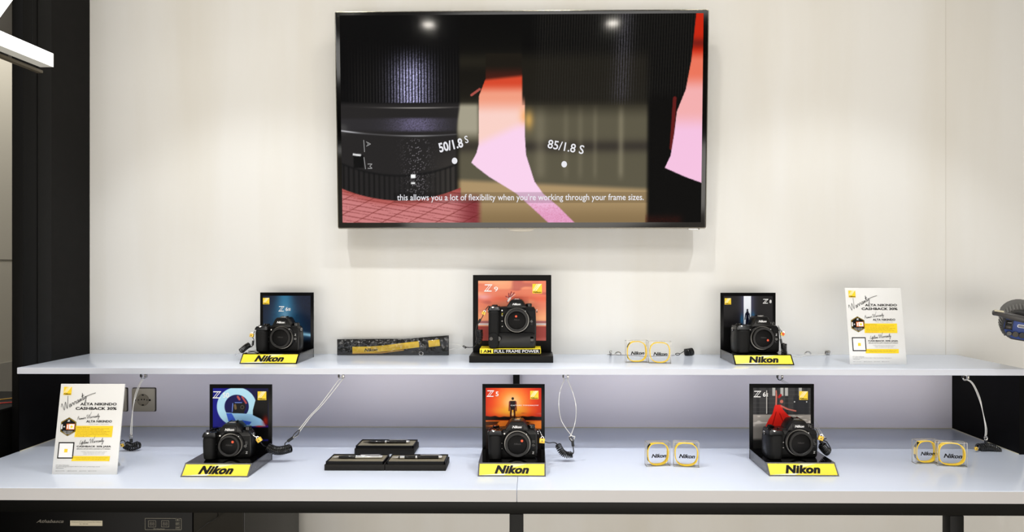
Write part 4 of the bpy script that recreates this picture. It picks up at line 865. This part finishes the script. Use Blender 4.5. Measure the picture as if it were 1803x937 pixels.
    m.poly([(X(.06), Y(.648)), (X(.305), Y(.648)), (X(.305), Y(.828)), (X(.06), Y(.828))], M_ink, Mp, .0003); m.poly([(X(.077), Y(.661)), (X(.288), Y(.661)), (X(.288), Y(.815)), (X(.077), Y(.815))], M_white, Mp, .0004); m.poly([(X(.16), Y(.722)), (X(.21), Y(.722)), (X(.21), Y(.76)), (X(.16), Y(.76))], M_yel2, Mp, .0006)
    tx('CASHBACK 30% JASA', .61, .697, .53, .024, bold=.03); tx('BERLAKU UNTUK KARTU GARANSI ALTA NIKINDO', .61, .722, .52, .011, M_ink, bold=.01)
    for i, wd in enumerate((.40, .34, .32)): tx('setelah masa garansi dua tahun selesai', .62, .751+i*.0135, wd, .0085, M_grey)
    m.poly([(X(.29), Y(.80)), (X(.875), Y(.80)), (X(.87), Y(.855)), (X(.285), Y(.855))], M_yel2, Mp, .0003)
    for i, wd in enumerate((.52, .46)): tx('potongan harga jasa servis untuk kartu garansi resmi', .58, .818+i*.017, wd, .009)
    for i, wd in enumerate((.20, .68, .12)): m.text(('PT Alta Nikindo', 'Kompleks Mangga Dua Square Blok C, Jalan Gunung Sahari Raya, Jakarta', '14420 Indonesia')[i], M_ink, 0, Mp, width=wd*w_, height=.0085*h, align='l', at=(X(.055), Y(.900+i*.0155)), lift=.0004)
    for u, wd in ((.055, .14), (.24, .15), (.42, .11), (.56, .13)): m.text('@alta.nikindo', M_grey, 0, Mp, width=wd*w_, height=.0085*h, align='l', at=(X(u), Y(.962)), lift=.0004)
    m.build('print', t, label='black and yellow print of offer texts')
sign(91, 835.5, LZ, 'white warranty sign standing on the counter before the left end panel')
sign(1497, 642, SHELF_Z, 'white warranty sign standing on the upper shelf near its right end')

# ------------------------------------------------------------ wristbands in clear boxes
def band_box(px0, px1, pyb, Z, label_b, label_w, rz, dark=0, h=None):
    a, b_ = G(px0, pyb, Z), G(px1, pyb, Z); w_ = (b_.x-a.x)/max(.9, math.cos(rz)); h = h or w_*1.02; d = .017; cx, cy = (a.x+b_.x)/2, a.y+d/2
    t = thing('clear_box', label_b, 'box', (cx, cy, Z), rz, 'clear plastic wristband boxes')
    m = MB(); q = rrect(w_, h, .001, 1, 0, h/2); m.loft([[(p[0], -d/2, p[1]) for p in q], [(p[0], d/2, p[1]) for p in q]], M_clear); m.build('case', t)
    m = MB(); e = .0007
    for (x_, y_) in ((-1, -1), (1, -1), (-1, 1), (1, 1)): m.box(x_*w_/2-e, x_*w_/2+e, y_*d/2-e, y_*d/2+e, 0.0001, h, M_clredge)
    for z_ in (.0008, h-.0002):
        for y_ in (-1, 1): m.box(-w_/2, w_/2, y_*d/2-e, y_*d/2+e, z_-e, z_+e, M_clredge)
        for x_ in (-1, 1): m.box(x_*w_/2-e, x_*w_/2+e, -d/2, d/2, z_-e, z_+e, M_clredge)
    m.build('edge_seams', t)
    m = MB(); m.text('Nikon', M_ink, 0, upright(.001, -d/2-.0003, h*.44), bold=.04, shear=.28, width=w_*.64, height=w_*.165); m.build('lettering', t, label='slanted black lettering on the box front')
    t2 = thing('wristband', label_w, 'wristband', (cx, cy, Z+.002), rz, 'yellow wristbands in clear boxes')
    # closed band: squarish loop, flat strip
    N = 48; R = w_*.485; rin = []; prof = [(-.0062, 0), (.0062, 0), (.0062, .0022), (-.0062, .0022)]
    for i in range(N):
        a_ = 2*PI*i/N; c_, s_ = math.cos(a_), math.sin(a_); k_ = 1/((abs(c_)**2.7+abs(s_)**2.7)**(1/2.7)); wob = 1+.012*math.sin(3*a_+px0)
        ring = []
        for (yy, dr) in prof:
            rr = (R*.985-dr)*k_*wob*.97; ring.append((rr*c_, yy, h/2-.002+rr*s_*(h/w_)))
        rin.append(ring)
    m = MB(); m.loft(rin, M_yel2, closed=True); m.build('strap', t2)
    m = MB()
    for (i0, i1) in (((17, 21) if dark == 0 else (3, 7)), ((26, 29) if dark == 0 else (41, 42))):
        sub = [[(p[0]*1.006, p[1]*.8, (p[2]-h/2)*1.006+h/2) for p in rin[i]] for i in range(i0, i1+1)]; m.loft(sub, M_ink)
    m.build('black_patch', t2)
band_box(1102.5, 1140.5, 639, SHELF_Z, 'clear box on the upper shelf, first of its pair, nearer the wire loop', 'yellow wristband in the upper shelf box nearer the wire loop', math.radians(6), 0)
band_box(1143.5, 1181.5, 640.5, SHELF_Z, 'clear box on the upper shelf, beside the black coil', 'yellow wristband in the upper shelf box beside the black coil', math.radians(-5), 1)
band_box(1138, 1179.5, 821.5, LZ, 'clear box on the counter right of the sunset stand, turned towards it', 'yellow wristband in the counter box nearer the sunset stand', math.radians(7), 0)
band_box(1188, 1231, 823, LZ, 'clear box on the counter between its twin and the dancer stand', 'yellow wristband in the counter box between its twin and the dancer stand', math.radians(-7), 1)
band_box(1612, 1652.5, 817, LZ, 'clear box at the right end of the counter, farther from the hanging wire', 'yellow wristband in the right end box farther from the hanging wire', math.radians(4), 0)
band_box(1655, 1701, 822, LZ, 'clear box at the right end of the counter, nearer the hanging wire', 'yellow wristband in the right end box nearer the hanging wire', math.radians(-10), 1, h=.064)

# ------------------------------------------------------------ pen boxes and pens
M_card = mat('black_card', (28, 25, 20), 0.6, spec=.3); M_foam = mat('grey_beige_insert', (128, 120, 100), 0.85, bump=(600, .3, .0005))
def pen_box(px0, px1, Yf, label, plabel, style):
    a, b_ = atZ(px0, 829, LZ), None
    x0 = atY(px0, 820, Yf).x; x1 = atY(px1, 820, Yf).x; w_ = x1-x0; cx = (x0+x1)/2; d = .074
    t = thing('pen_box', label, 'box', (cx, Yf+d/2, LZ), 0, 'open pen gift boxes')
    m = MB(); m.box(-w_/2, w_/2, -d/2, d/2, 0, .0155, M_card, .0008); m.build('base', t)
    m = MB(); wi, di = w_-.006, d-.006
    for q in ((-wi/2, -wi/2+.0025, -di/2, di/2), (wi/2-.0025, wi/2, -di/2, di/2), (-wi/2, wi/2, -di/2, -di/2+.0025), (-wi/2, wi/2, di/2-.0025, di/2)): m.box(q[0], q[1], q[2], q[3], .0155, .0230, M_ink)
    m.build('tray_rim', t)
    m = MB(); m.box(-wi/2+.0025, wi/2-.0025, -di/2+.0025, di/2-.0025, .0155, .0205, M_foam); m.build('insert', t)
    z = LZ+.0205+.0042; p = thing('ballpoint_pen', plabel, 'pen', (cx-.002, Yf+d/2, z), math.radians(1.5), 'black and silver pens in their boxes')
    L = .134; r = .0040
    prof = [(.0006, -L/2), (.0010, -L/2+.002), (.0022, -L/2+.014), (.0031, -L/2+.018)]
    m = MB(); m.lathe(prof, M_chr if style != 1 else M_dkm, axis='x', n=16); m.build('tip', p)
    m = MB(); m.lathe([(.0032, -L/2+.018), (.0042, -L/2+.03), (.0043, -.006), (.0040, -.004)], M_gls, axis='x', n=18)
    if style == 2: m.lathe([(.0045, -L/2+.022), (.0046, -L/2+.034)], M_chr, axis='x', n=18)
    m.build('lower_barrel', p)
    m = MB(); m.lathe([(.0046, -.004), (.0048, -.003), (.0048, -.0005), (.0046, .0005)], M_chr, axis='x', n=18); m.build('centre_ring', p)
    m = MB(); m.lathe([(.0042, .0005), (.0043, .006), (.0041, L/2-.012), (.0038, L/2-.010)], M_gls if style != 0 else M_chr, axis='x', n=18); m.build('upper_barrel', p)
    m = MB(); m.lathe([(.0043, L/2-.010), (.0045, L/2-.008), (.0044, L/2-.003), (.0020, L/2)], M_chr, axis='x', n=16); m.build('end_cap', p)
    m = MB(); m.box(.008, L/2-.006, -.0012, .0012, .0052, .0064, M_chr, .0004); m.box(L/2-.009, L/2-.006, -.0012, .0012, .003, .0060, M_chr); m.build('clip', p)
ypf = G(620, 829, LZ).y; ypb = ypf+.15
pen_box(571, 677, ypf, 'open black pen box in the front row, nearer the blue ring stand', 'black pen with bright silver clip half, in the front box nearer blue ring stand', 0)
pen_box(678, 785, ypf, 'open black pen box in the front row, nearer the orange sunset stand', 'black pen with a silver band near its tip, in the box nearer the sunset stand', 2)
pen_box(624, 729.5, ypb, 'open black pen box standing behind the other two', 'slim black pen in the rear pen box', 1)

# ------------------------------------------------------------ packed lanyard on the shelf
Yk = -.036; a = wpt(593, 627, Yk); w_ = wpt(790, 627, Yk).x-a.x; pz = SHELF_Z
t = thing('packed_lanyard', 'yellow lanyard with black lettering in a clear wrapped black card tray', 'lanyard', (a.x, Yk, pz))
H0, H1 = .052, .065
m = MB(); q = [(0, .0005), (w_, .0008), (w_, H1), (w_*.6, H1-.011), (0, H0)]
m.prism(q, .004, .006, mat('tray_black', (9, 9, 8), .5, spec=.2), 0, 'y'); m.build('card_tray', t)
def ribbon(mb, pts, hw, m_, y_):
    P_ = [Vector((p[0], 0, p[1])) for p in pts]; vs = []; fs = []
    for i, p in enumerate(P_):
        d_ = (P_[min(i+1, len(P_)-1)]-P_[max(i-1, 0)]).normalized(); n_ = Vector((-d_.z, 0, d_.x))
        for s_ in (-1, 1):
            for yy in (0, .0012): vs.append((p.x+n_.x*hw*s_, y_+yy-.0012, p.z+n_.z*hw*s_))
    for i in range(len(P_)-1):
        o_ = i*4
        fs += [(o_, o_+4, o_+6, o_+2), (o_+1, o_+3, o_+7, o_+5), (o_, o_+1, o_+5, o_+4), (o_+2, o_+6, o_+7, o_+3)]
    fs += [(0, 2, 3, 1), (len(vs)-4, len(vs)-3, len(vs)-1, len(vs)-2)]
    mb.add(vs, fs, m_)
m = MB(); ribbon(m, [(w_*.14, .018), (w_*.30, .019), (w_*.45, .024), (w_*.60, .031), (w_*.735, .037)], .0100, M_yel2, .001); m.build('band', t, label='yellow folded band')
m = MB(); ribbon(m, [(w_*.14, .0065), (w_*.40, .0085), (w_*.60, .018)], .0014, mat('amber_fold', (222, 165, 20), .5), .0008); m.build('band_fold', t)
m = MB(); m.text('Nikon', M_ink, 0, upright(w_*.305, -.0006, .0185), bold=.03, shear=.25, width=.043, height=.0105, rot=.04); m.build('lettering', t)
m = MB(); ribbon(m, [(w_*.82, .038), (w_*.92, .042)], .0105, M_yel2, .001); m.build('tag', t, label='yellow tag with white rays')
m = MB(); m.tube([Vector((w_*.755+.0062*math.cos(a_), -.001, .0075+.0062*math.sin(a_))) for a_ in [2*PI*i/18 for i in range(18)]], .0016, M_chr, 7, True); m.box(w_*.74, w_*.775, -.002, .002, .016, .040, M_gls, .001); m.build('buckle', t)
nx, nz = 90, 14; vs = []; fs = []
rg = np.random.default_rng(11)
XX, ZZ = np.meshgrid(np.linspace(0, 1, nx+1), np.linspace(0, 1, nz+1)); NN = vnoise(XX, ZZ, 22, 4, 12)*.0050+vnoise(XX, ZZ+XX*2, 60, 8, 13)*.0035+rg.random(XX.shape)*.0012
JX, JZ = (rg.random(XX.shape)-.5)*.7/nx, (rg.random(XX.shape)-.5)*.7/nz
for j in range(nz+1):
    for i in range(nx+1):
        u_ = min(1, max(0, i/nx+(JX[j, i] if 0 < i < nx else 0))); v_ = min(1, max(0, j/nz+(JZ[j, i] if 0 < j < nz else 0)))
        top = H0+(H1-H0)*max(0, (u_-.45)/.55); vs.append((u_*w_, -.0035-NN[j, i]*min(1, 4*min(j/nz, 1-j/nz)+.1), .001+v_*(top-.001)))
for j in range(nz):
    for i in range(nx):
        k_ = j*(nx+1)+i
        fs += [(k_, k_+1, k_+nx+2), (k_, k_+nx+2, k_+nx+1)] if (i+j) % 2 else [(k_, k_+1, k_+nx+1), (k_+1, k_+nx+2, k_+nx+1)]
m = MB(); m.add(vs, fs, clear_mat('crinkled_film', (.985, .985, .985), .03, .16, fk=1.0)); m.build('clear_wrapper', t, sharp=9)

# ------------------------------------------------------------ wall sockets
def socket(px, py, label):
    p = wpt(px, py, -.006); s_ = .0375; t = thing('wall_socket', label, 'socket', (p.x, -.006, p.z), 0, 'beige wall sockets')
    m = MB(); m.prism(rrect(s_*2+.004, s_*2+.004, .004, 3), -.0015, 0, mat('socket_shadow_gap', (52, 48, 42), .6), 0, 'y'); m.prism(rrect(s_*2, s_*2, .004, 3), -.0085, -.0015, M_sock, .0012, 'y'); m.build('plate', t)
    m = MB(); m.lathe([(.0200, -.0088), (.0192, -.0105), (.0182, -.0104), (.0170, -.0088), (.0165, -.0087), (.001, -.0087)], M_sockd, axis='y', n=36)
    for dx in (-.0045, .0045): m.cyl((dx, -.0097, .0016), .0022, .001, M_ink, 'y', 12)
    for dz in (-.0165, .0165): m.box(-.003, .003, -.0106, -.0086, dz-.0018, dz+.0018, M_ink)
    for dx in (-.014, .0135): m.cyl((dx, -.0099, 0), .0018, .001, M_ink, 'y', 10)
    m.build('socket_well', t)
    for dx in (-.0265, .0225): m = MB(); m.cyl((dx, -.0095, -.0005), .0034, .0012, M_ink, 'y', 12); m.build('screw_cover', t)
socket(254.5, 703.5, 'beige wall socket in full view below the shelf'); socket(205, 703.5, 'beige wall socket almost hidden behind the white warranty sign')

# ------------------------------------------------------------ dry cabinet under the counter
yf = YCO+.14; x1_ = wpt(430, 920, yf).x; x0_ = XL-.02
t = thing('dry_cabinet', 'black dry cabinet with a digital display under the left counter end', 'cabinet', (x0_, yf, 0)); b = (x0_, yf, 0)
zt_ = zr-.033; xs_ = wpt(340, 920, yf).x
m = MB(); m.box(x0_, x1_, yf+.004, -.07, .0, zt_, mat('cabinet_black', (30, 28, 24), .4), .002); m.build('body', t, b)
m = MB(); m.box(x0_, xs_, yf-.004, yf+.004, .02, zt_-.001, mat('panel_black', (7, 7, 7), .4, spec=.15), .001); m.build('control_panel', t, b)
Mf = upright(0, yf-.0045, 0)
def dpt(px, py): q = wpt(px, py, yf-.0045); return (q.x, q.z)
m = MB(); m.text('Athabasca', mat('dim_silver_ink', (112, 108, 100), .4), 0, Mf, bold=.02, shear=.45, width=.072, height=.0085, at=dpt(88, 918)); m.build('name_lettering', t, b)
m = MB(); c = dpt(152, 921.5); m.poly([(c[0]-.042, c[1]-.0068), (c[0]+.042, c[1]-.0068), (c[0]+.042, c[1]+.0068), (c[0]-.042, c[1]+.0068)], mat('price_paper', (214, 206, 182), .5), Mf, .0002)
m.text('Athabasca Electronic Control Dry Cabinet', M_ink, 0, Mf, width=.078, height=.0026, at=(c[0], c[1]+.0028), lift=.0004); m.text('Rp 1.800.000', M_ink, 0, Mf, width=.022, height=.0030, at=(c[0]-.006, c[1]-.0022), lift=.0004); m.build('price_label', t, b)
m = MB(); c = dpt(287.5, 923); M_ol = mat('panel_outline', (150, 146, 132), .4)
def rect(cx_, cy_, w2, h2, th_, mm=M_ol):
    for q in ((-w2, w2, h2-th_, h2), (-w2, w2, -h2, -h2+th_), (-w2, -w2+th_, -h2, h2), (w2-th_, w2, -h2, h2)): m.poly([(cx_+q[0], cy_+q[2]), (cx_+q[1], cy_+q[2]), (cx_+q[1], cy_+q[3]), (cx_+q[0], cy_+q[3])], mm, Mf, .0003)
rect(c[0], c[1], .0475, .0150, .0008)
for px in (268, 291):
    e_ = dpt(px, 922.5); rect(e_[0], e_[1], .0100, .0085, .0007); m.text('88', mat('digit_grey', (96, 92, 84), .4), 0, Mf, width=.013, height=.0095, at=e_, lift=.0003)
for i, s_ in enumerate(('+', 'SET', '-')):
    e_ = dpt(313, 915.5+i*7); m.text(s_, M_ol, 0, Mf, width=.0075, height=.004 if i != 2 else .0012, at=e_, lift=.0003); rect(e_[0], e_[1], .0052, .0036, .0004)
e_ = dpt(280, 931.5); m.text('Working Status', M_ol, 0, Mf, width=.030, height=.0034, at=e_, lift=.0003)
m.build('display_panel', t, b)
m = MB(); m.box(xs_+.001, x1_-.002, yf, yf+.005, .02, zt_-.001, mat('cabinet_glass', (28, 26, 20), .3, spec=.2)); m.build('glass_door', t, b)
m = MB(); m.tube(cr([wpt(345, 937, yf-.02), wpt(365, 922, yf-.02), wpt(384, 907, yf-.02), Vector((wpt(392, 905, yf-.02).x, YCO+.045, zr-.012))]), .0012, M_cord); o = m.build('power_cord'); o['label'] = 'thin black cord running up in front of the dry cabinet door'; o['category'] = 'cord'

# black equipment cabinet beyond the left end, with loose wires
t = thing('equipment_cabinet', 'plain black equipment cabinet beyond the left end of the counter', 'cabinet', (-1.64, -.5, 0)); b = (-1.64, -.5, 0)
m = MB(); m.box(-2.1, XL-.034, -.95, -.05, 0, .992, M_steel_blk, .002); m.build('body', t, b)
m = MB(); m.box(-2.1, XL-.034, -.95, -.05, .992, 1.0, M_blkpanel, .001); m.build('top_board', t, b)
for i, (rgb, nm) in enumerate((((200, 40, 20), 'red'), ((215, 160, 20), 'yellow'))):
    m = MB(); z_ = 1.0025; m.tube(cr([(-1.80, -.36+.1*i, z_), (-1.68, -.31+.1*i, z_), (-1.62, -.30+.1*i, z_), (-1.56, -.24+.1*i, z_), (-1.51, -.23+.1*i, z_)]), .0016, mat('wire_'+nm, rgb, .5))
    o = m.build('loose_wire'); o['label'] = f'thin {nm} wire lying on the black equipment cabinet'; o['category'] = 'wire'; o['group'] = 'loose wires on the equipment cabinet'

# ------------------------------------------------------------ bar lamp, upper left
Yl = CAM.y+1.70; sc_ = 1.70/F
p = wpt(82.5, 106.5, Yl); lz = p.z; hw = .0175
M_led = mat('lamp_glow', (255, 255, 255), .5, emit=(255, 253, 248), es=2.2); M_led2 = mat('lamp_glow_underside', (60, 60, 60), .5, emit=(205, 200, 186), es=0.62)
corner = Vector((p.x-.005, -.668, lz))
t = thing('bar_lamp', 'angular white bar lamp hanging before the black column', 'lamp', (corner.x, corner.y, lz)); b = tuple(corner)
def bar(A, B, name, under=True):
    d_ = (B-A).normalized(); s_ = Vector((d_.y, -d_.x, 0)); m = MB(); z1, z0_ = lz+hw, lz-hw
    vs = []
    for P_ in (A, B):
        for (k_, z_) in ((-1, z0_), (1, z0_), (1, z1), (-1, z1)): vs.append(P_+s_*hw*k_+Vector((0, 0, z_-P_.z)))
    m.add(vs, [(0, 1, 2, 3)[::-1], (4, 5, 6, 7), (0, 4, 5, 1)[::-1]] and [(3, 2, 1, 0), (4, 5, 6, 7), (1, 2, 6, 5), (2, 3, 7, 6), (3, 0, 4, 7)], M_led)
    m.add([vs[0], vs[1], vs[5], vs[4]], [(0, 1, 2, 3)], M_led2 if under else M_led)
    m.build(name, t, b)
bar(Vector((p.x, Yl, lz)), corner+Vector((0, -.006, 0)), 'light_bar'); bar(corner, corner+Vector((.40, -.36, 0)), 'light_bar', False)
m = MB()
for q in (Vector((p.x, Yl-.05, 0)), corner+Vector((.29, -.37, -lz))): m.tube([(q.x, q.y, lz+hw), (q.x, q.y, CEIL)], .0006, M_blk, 6)
m.build('suspension_wire', t, b)

q = wpt(76, 127, Yl+.01); m = MB(); m.box(q.x-.016, q.x, corner.y, Yl+.01, q.z-.003, q.z+.004, mat('strip_brown', (96, 88, 72), .4, .3), .0008); m.box(q.x-.012, q.x-.004, Yl-.12, Yl-.10, q.z, lz-hw, M_blk); m.build('lower_strip', t, b)  # brown strip below the bar, with a short black link

# ------------------------------------------------------------ recessed downlights in the ceiling
for i, (x, y, p_) in enumerate(SPOTS+FARS):
    t = thing('recessed_downlight', ('recessed ceiling downlight above the blue beam picture stand', 'recessed ceiling downlight above the middle of the television', 'recessed ceiling downlight above the slot of light picture stand', 'recessed downlight mirrored in the dark left half of the screen', 'recessed downlight mirrored in the dark right half of the screen')[i], 'lamp', (x, y, CEIL), 0, 'recessed ceiling downlights')
    m = MB(); m.lathe([(.055, 0), (.054, -.004), (.042, -.005), (.040, -.001)], M_white, axis='z', n=28); m.build('trim_ring', t)
    m = MB(); m.lathe([(.040, -.0008), (.039, -.0052), (.002, -.0054)], mat('downlight_glow', (255, 255, 255), .5, emit=(255, 248, 236), es=230), axis='z', n=24); m.build('lens', t)

# ------------------------------------------------------------ studio flash head at the right edge
Yg = CAM.y+1.80; g = wpt(1798, 577, Yg); k = 1.80/F
t = thing('studio_flash', 'dark grey studio flash head with a blue rear panel at the right edge', 'flash', tuple(g)); t.rotation_euler = (math.radians(5), math.radians(8), math.radians(-34))
M_fl = mat('flash_grey', (58, 56, 55), .35); M_fl2 = mat('flash_dark', (22, 21, 21), .45); M_blue = mat('flash_blue', (24, 58, 132), .4)
R = .045
oct_ = [(R*(1.04 if math.sin(a_) > .2 else 1)*math.cos(a_), R*math.sin(a_)*(1.10 if math.sin(a_) > 0 else .92)) for a_ in [2*PI*i/28+.05 for i in range(28)]]
oct_ = [(a_, max(b_, -R*.86)) for (a_, b_) in oct_]
m = MB(); rings = []
for (yy, s_) in ((.0, .88), (.004, .95), (.014, 1.0), (.10, 1.06), (.20, 1.08), (.215, 1.0)): rings.append([(p_[0]*s_, yy, p_[1]*s_) for p_ in oct_])
m.loft(rings, M_fl2); m.build('housing', t)
for i in range(40):                     # cooling ribs round the barrel
    a_ = 2*PI*i/40; c_, s_ = math.cos(a_), math.sin(a_)
    if s_ < -.80: continue
    e_ = R*(1.12 if s_ > 0 else .94); w_ = R*1.03; P_ = []
    for (yy, f_) in ((.008, 1.0), (.085, 1.07)):
        for q in (-1, 1):
            for d_ in (.0009, -.004): P_.append(((w_*f_+d_)*c_-s_*.0014*q, yy, (e_*f_+d_)*s_+c_*.0014*q))
    m = MB(); m.add(P_, [(0, 2, 3, 1), (4, 5, 7, 6), (0, 4, 6, 2), (1, 3, 7, 5), (0, 1, 5, 4), (2, 6, 7, 3)], M_fl); m.build('rib', t)
m = MB(); m.prism([(p_[0]*.86, min(p_[1]*.84, R*.62)) for p_ in oct_], -.003, .002, M_blue, .001, 'y'); m.build('rear_panel', t, label='blue rear panel')
m = MB(); m.box(-.037, -.019, -.0055, -.002, -.010, .017, M_fl2, .002); m.box(-.034, -.022, -.0065, -.005, .003, .014, M_gls, .0015); m.box(-.034, -.022, -.0065, -.005, -.008, .001, mat('key_grey', (58, 52, 48), .4), .0015); m.build('power_switch', t)
m = MB(); m.prism(rrect(.040, .0085, .003, 3, .011, .004), -.0042, -.0028, M_white, 0, 'y'); m.prism(rrect(.037, .0060, .002, 2, .011, .004), -.0046, -.0036, mat('plaque_grey', (120, 120, 125), .4), 0, 'y'); m.build('name_plate', t, label='pale plaque with grey lettering band')
for (xx, rr, mm) in ((-.024, .0065, M_gls), (-.010, .0075, mat('knob_grey', (60, 55, 48), .5)), (.005, .0080, M_fl2), (.022, .0085, M_gls)):
    m = MB(); m.cyl((xx, -.010, -.020), rr, .008, mm, 'y', 24, .001); m.build('control_knob', t)
m = MB(); rings = []
for i in range(17):
    f_ = i/16; q = (-.068+.150*f_, -.032+.010*(2*f_-1)**2, .0335-.016*f_**1.3); th_ = .0060+.0030*math.sin(PI*min(1, f_*1.4))
    rings.append([(q[0], q[1]+yy, q[2]+zz) for (yy, zz) in rrect(.016, th_*2, .005, 3)])
m.loft(rings, M_fl); m.box(-.070, -.052, -.030, .012, .026, .036, M_fl2, .004); m.build('bracket_handle', t)
m = MB(); m.box(-.066, -.044, -.0345, -.017, .0385, .0415, mat('tape_beige', (200, 192, 166), .6), .001); m.build('tape_label', t)
# its tripod stands out of the picture, carrying the head
tt = thing('light_stand', 'black tripod light stand under the flash head', 'stand', (g.x+.118, g.y+.10, 0))
m = MB(); m.cyl((0, 0, .10), .0125, 1.16, M_steel_blk, 'z', 16); m.cyl((0, 0, 1.22), .009, g.z-.050-1.22, M_steel_blk, 'z', 16); m.build('pole', tt)
m = MB(); m.box(-.016, .016, -.016, .016, g.z-.085, g.z-.045, M_steel_blk, .003); m.build('tilt_clamp', tt)
for i in range(3):
    a_ = (0, 1.6, -1.6)[i]; m = MB(); m.tube([(0, 0, .45), (.21*math.cos(a_), .21*math.sin(a_), .010)], .008, M_steel_blk, 10); m.build('leg', tt)

# ------------------------------------------------------------ pieces that belong to a part hang under that part
SUB = {'name_lettering': ('finder_hump', 'control_panel'), 'hot_shoe': ('finder_hump',), 'front_label': ('front_plate',), 'picture': ('back_board', 'frame'), 'screen': ('bezel',), 'sensor_window': ('housing',),
       'edge_seams': ('case',), 'lettering': ('case', 'band'), 'black_patch': ('strap',), 'display_panel': ('control_panel',), 'price_label': ('control_panel',), 'print': ('board',), 'power_switch': ('rear_panel',),
       'control_knob': ('rear_panel',), 'name_plate': ('rear_panel',), 'tape_label': ('bracket_handle',), 'screw_cover': ('plate',), 'socket_well': ('plate',), 'rib': ('housing',), 'clip': ('upper_barrel',), 'sticker': ('body_cap',), 'shutter_button': ('control_deck',), 'top_button': ('control_deck',), 'command_dial': ('control_deck',)}
for root in [o for o in SC.objects if o.parent is None and o.children]:
    kids = {c.name.split('.')[0]: c for c in root.children}
    for c in list(root.children):
        for p_ in SUB.get(c.name.split('.')[0], ()):
            if p_ in kids: c.parent = kids[p_]; break
bpy.context.view_layer.update()
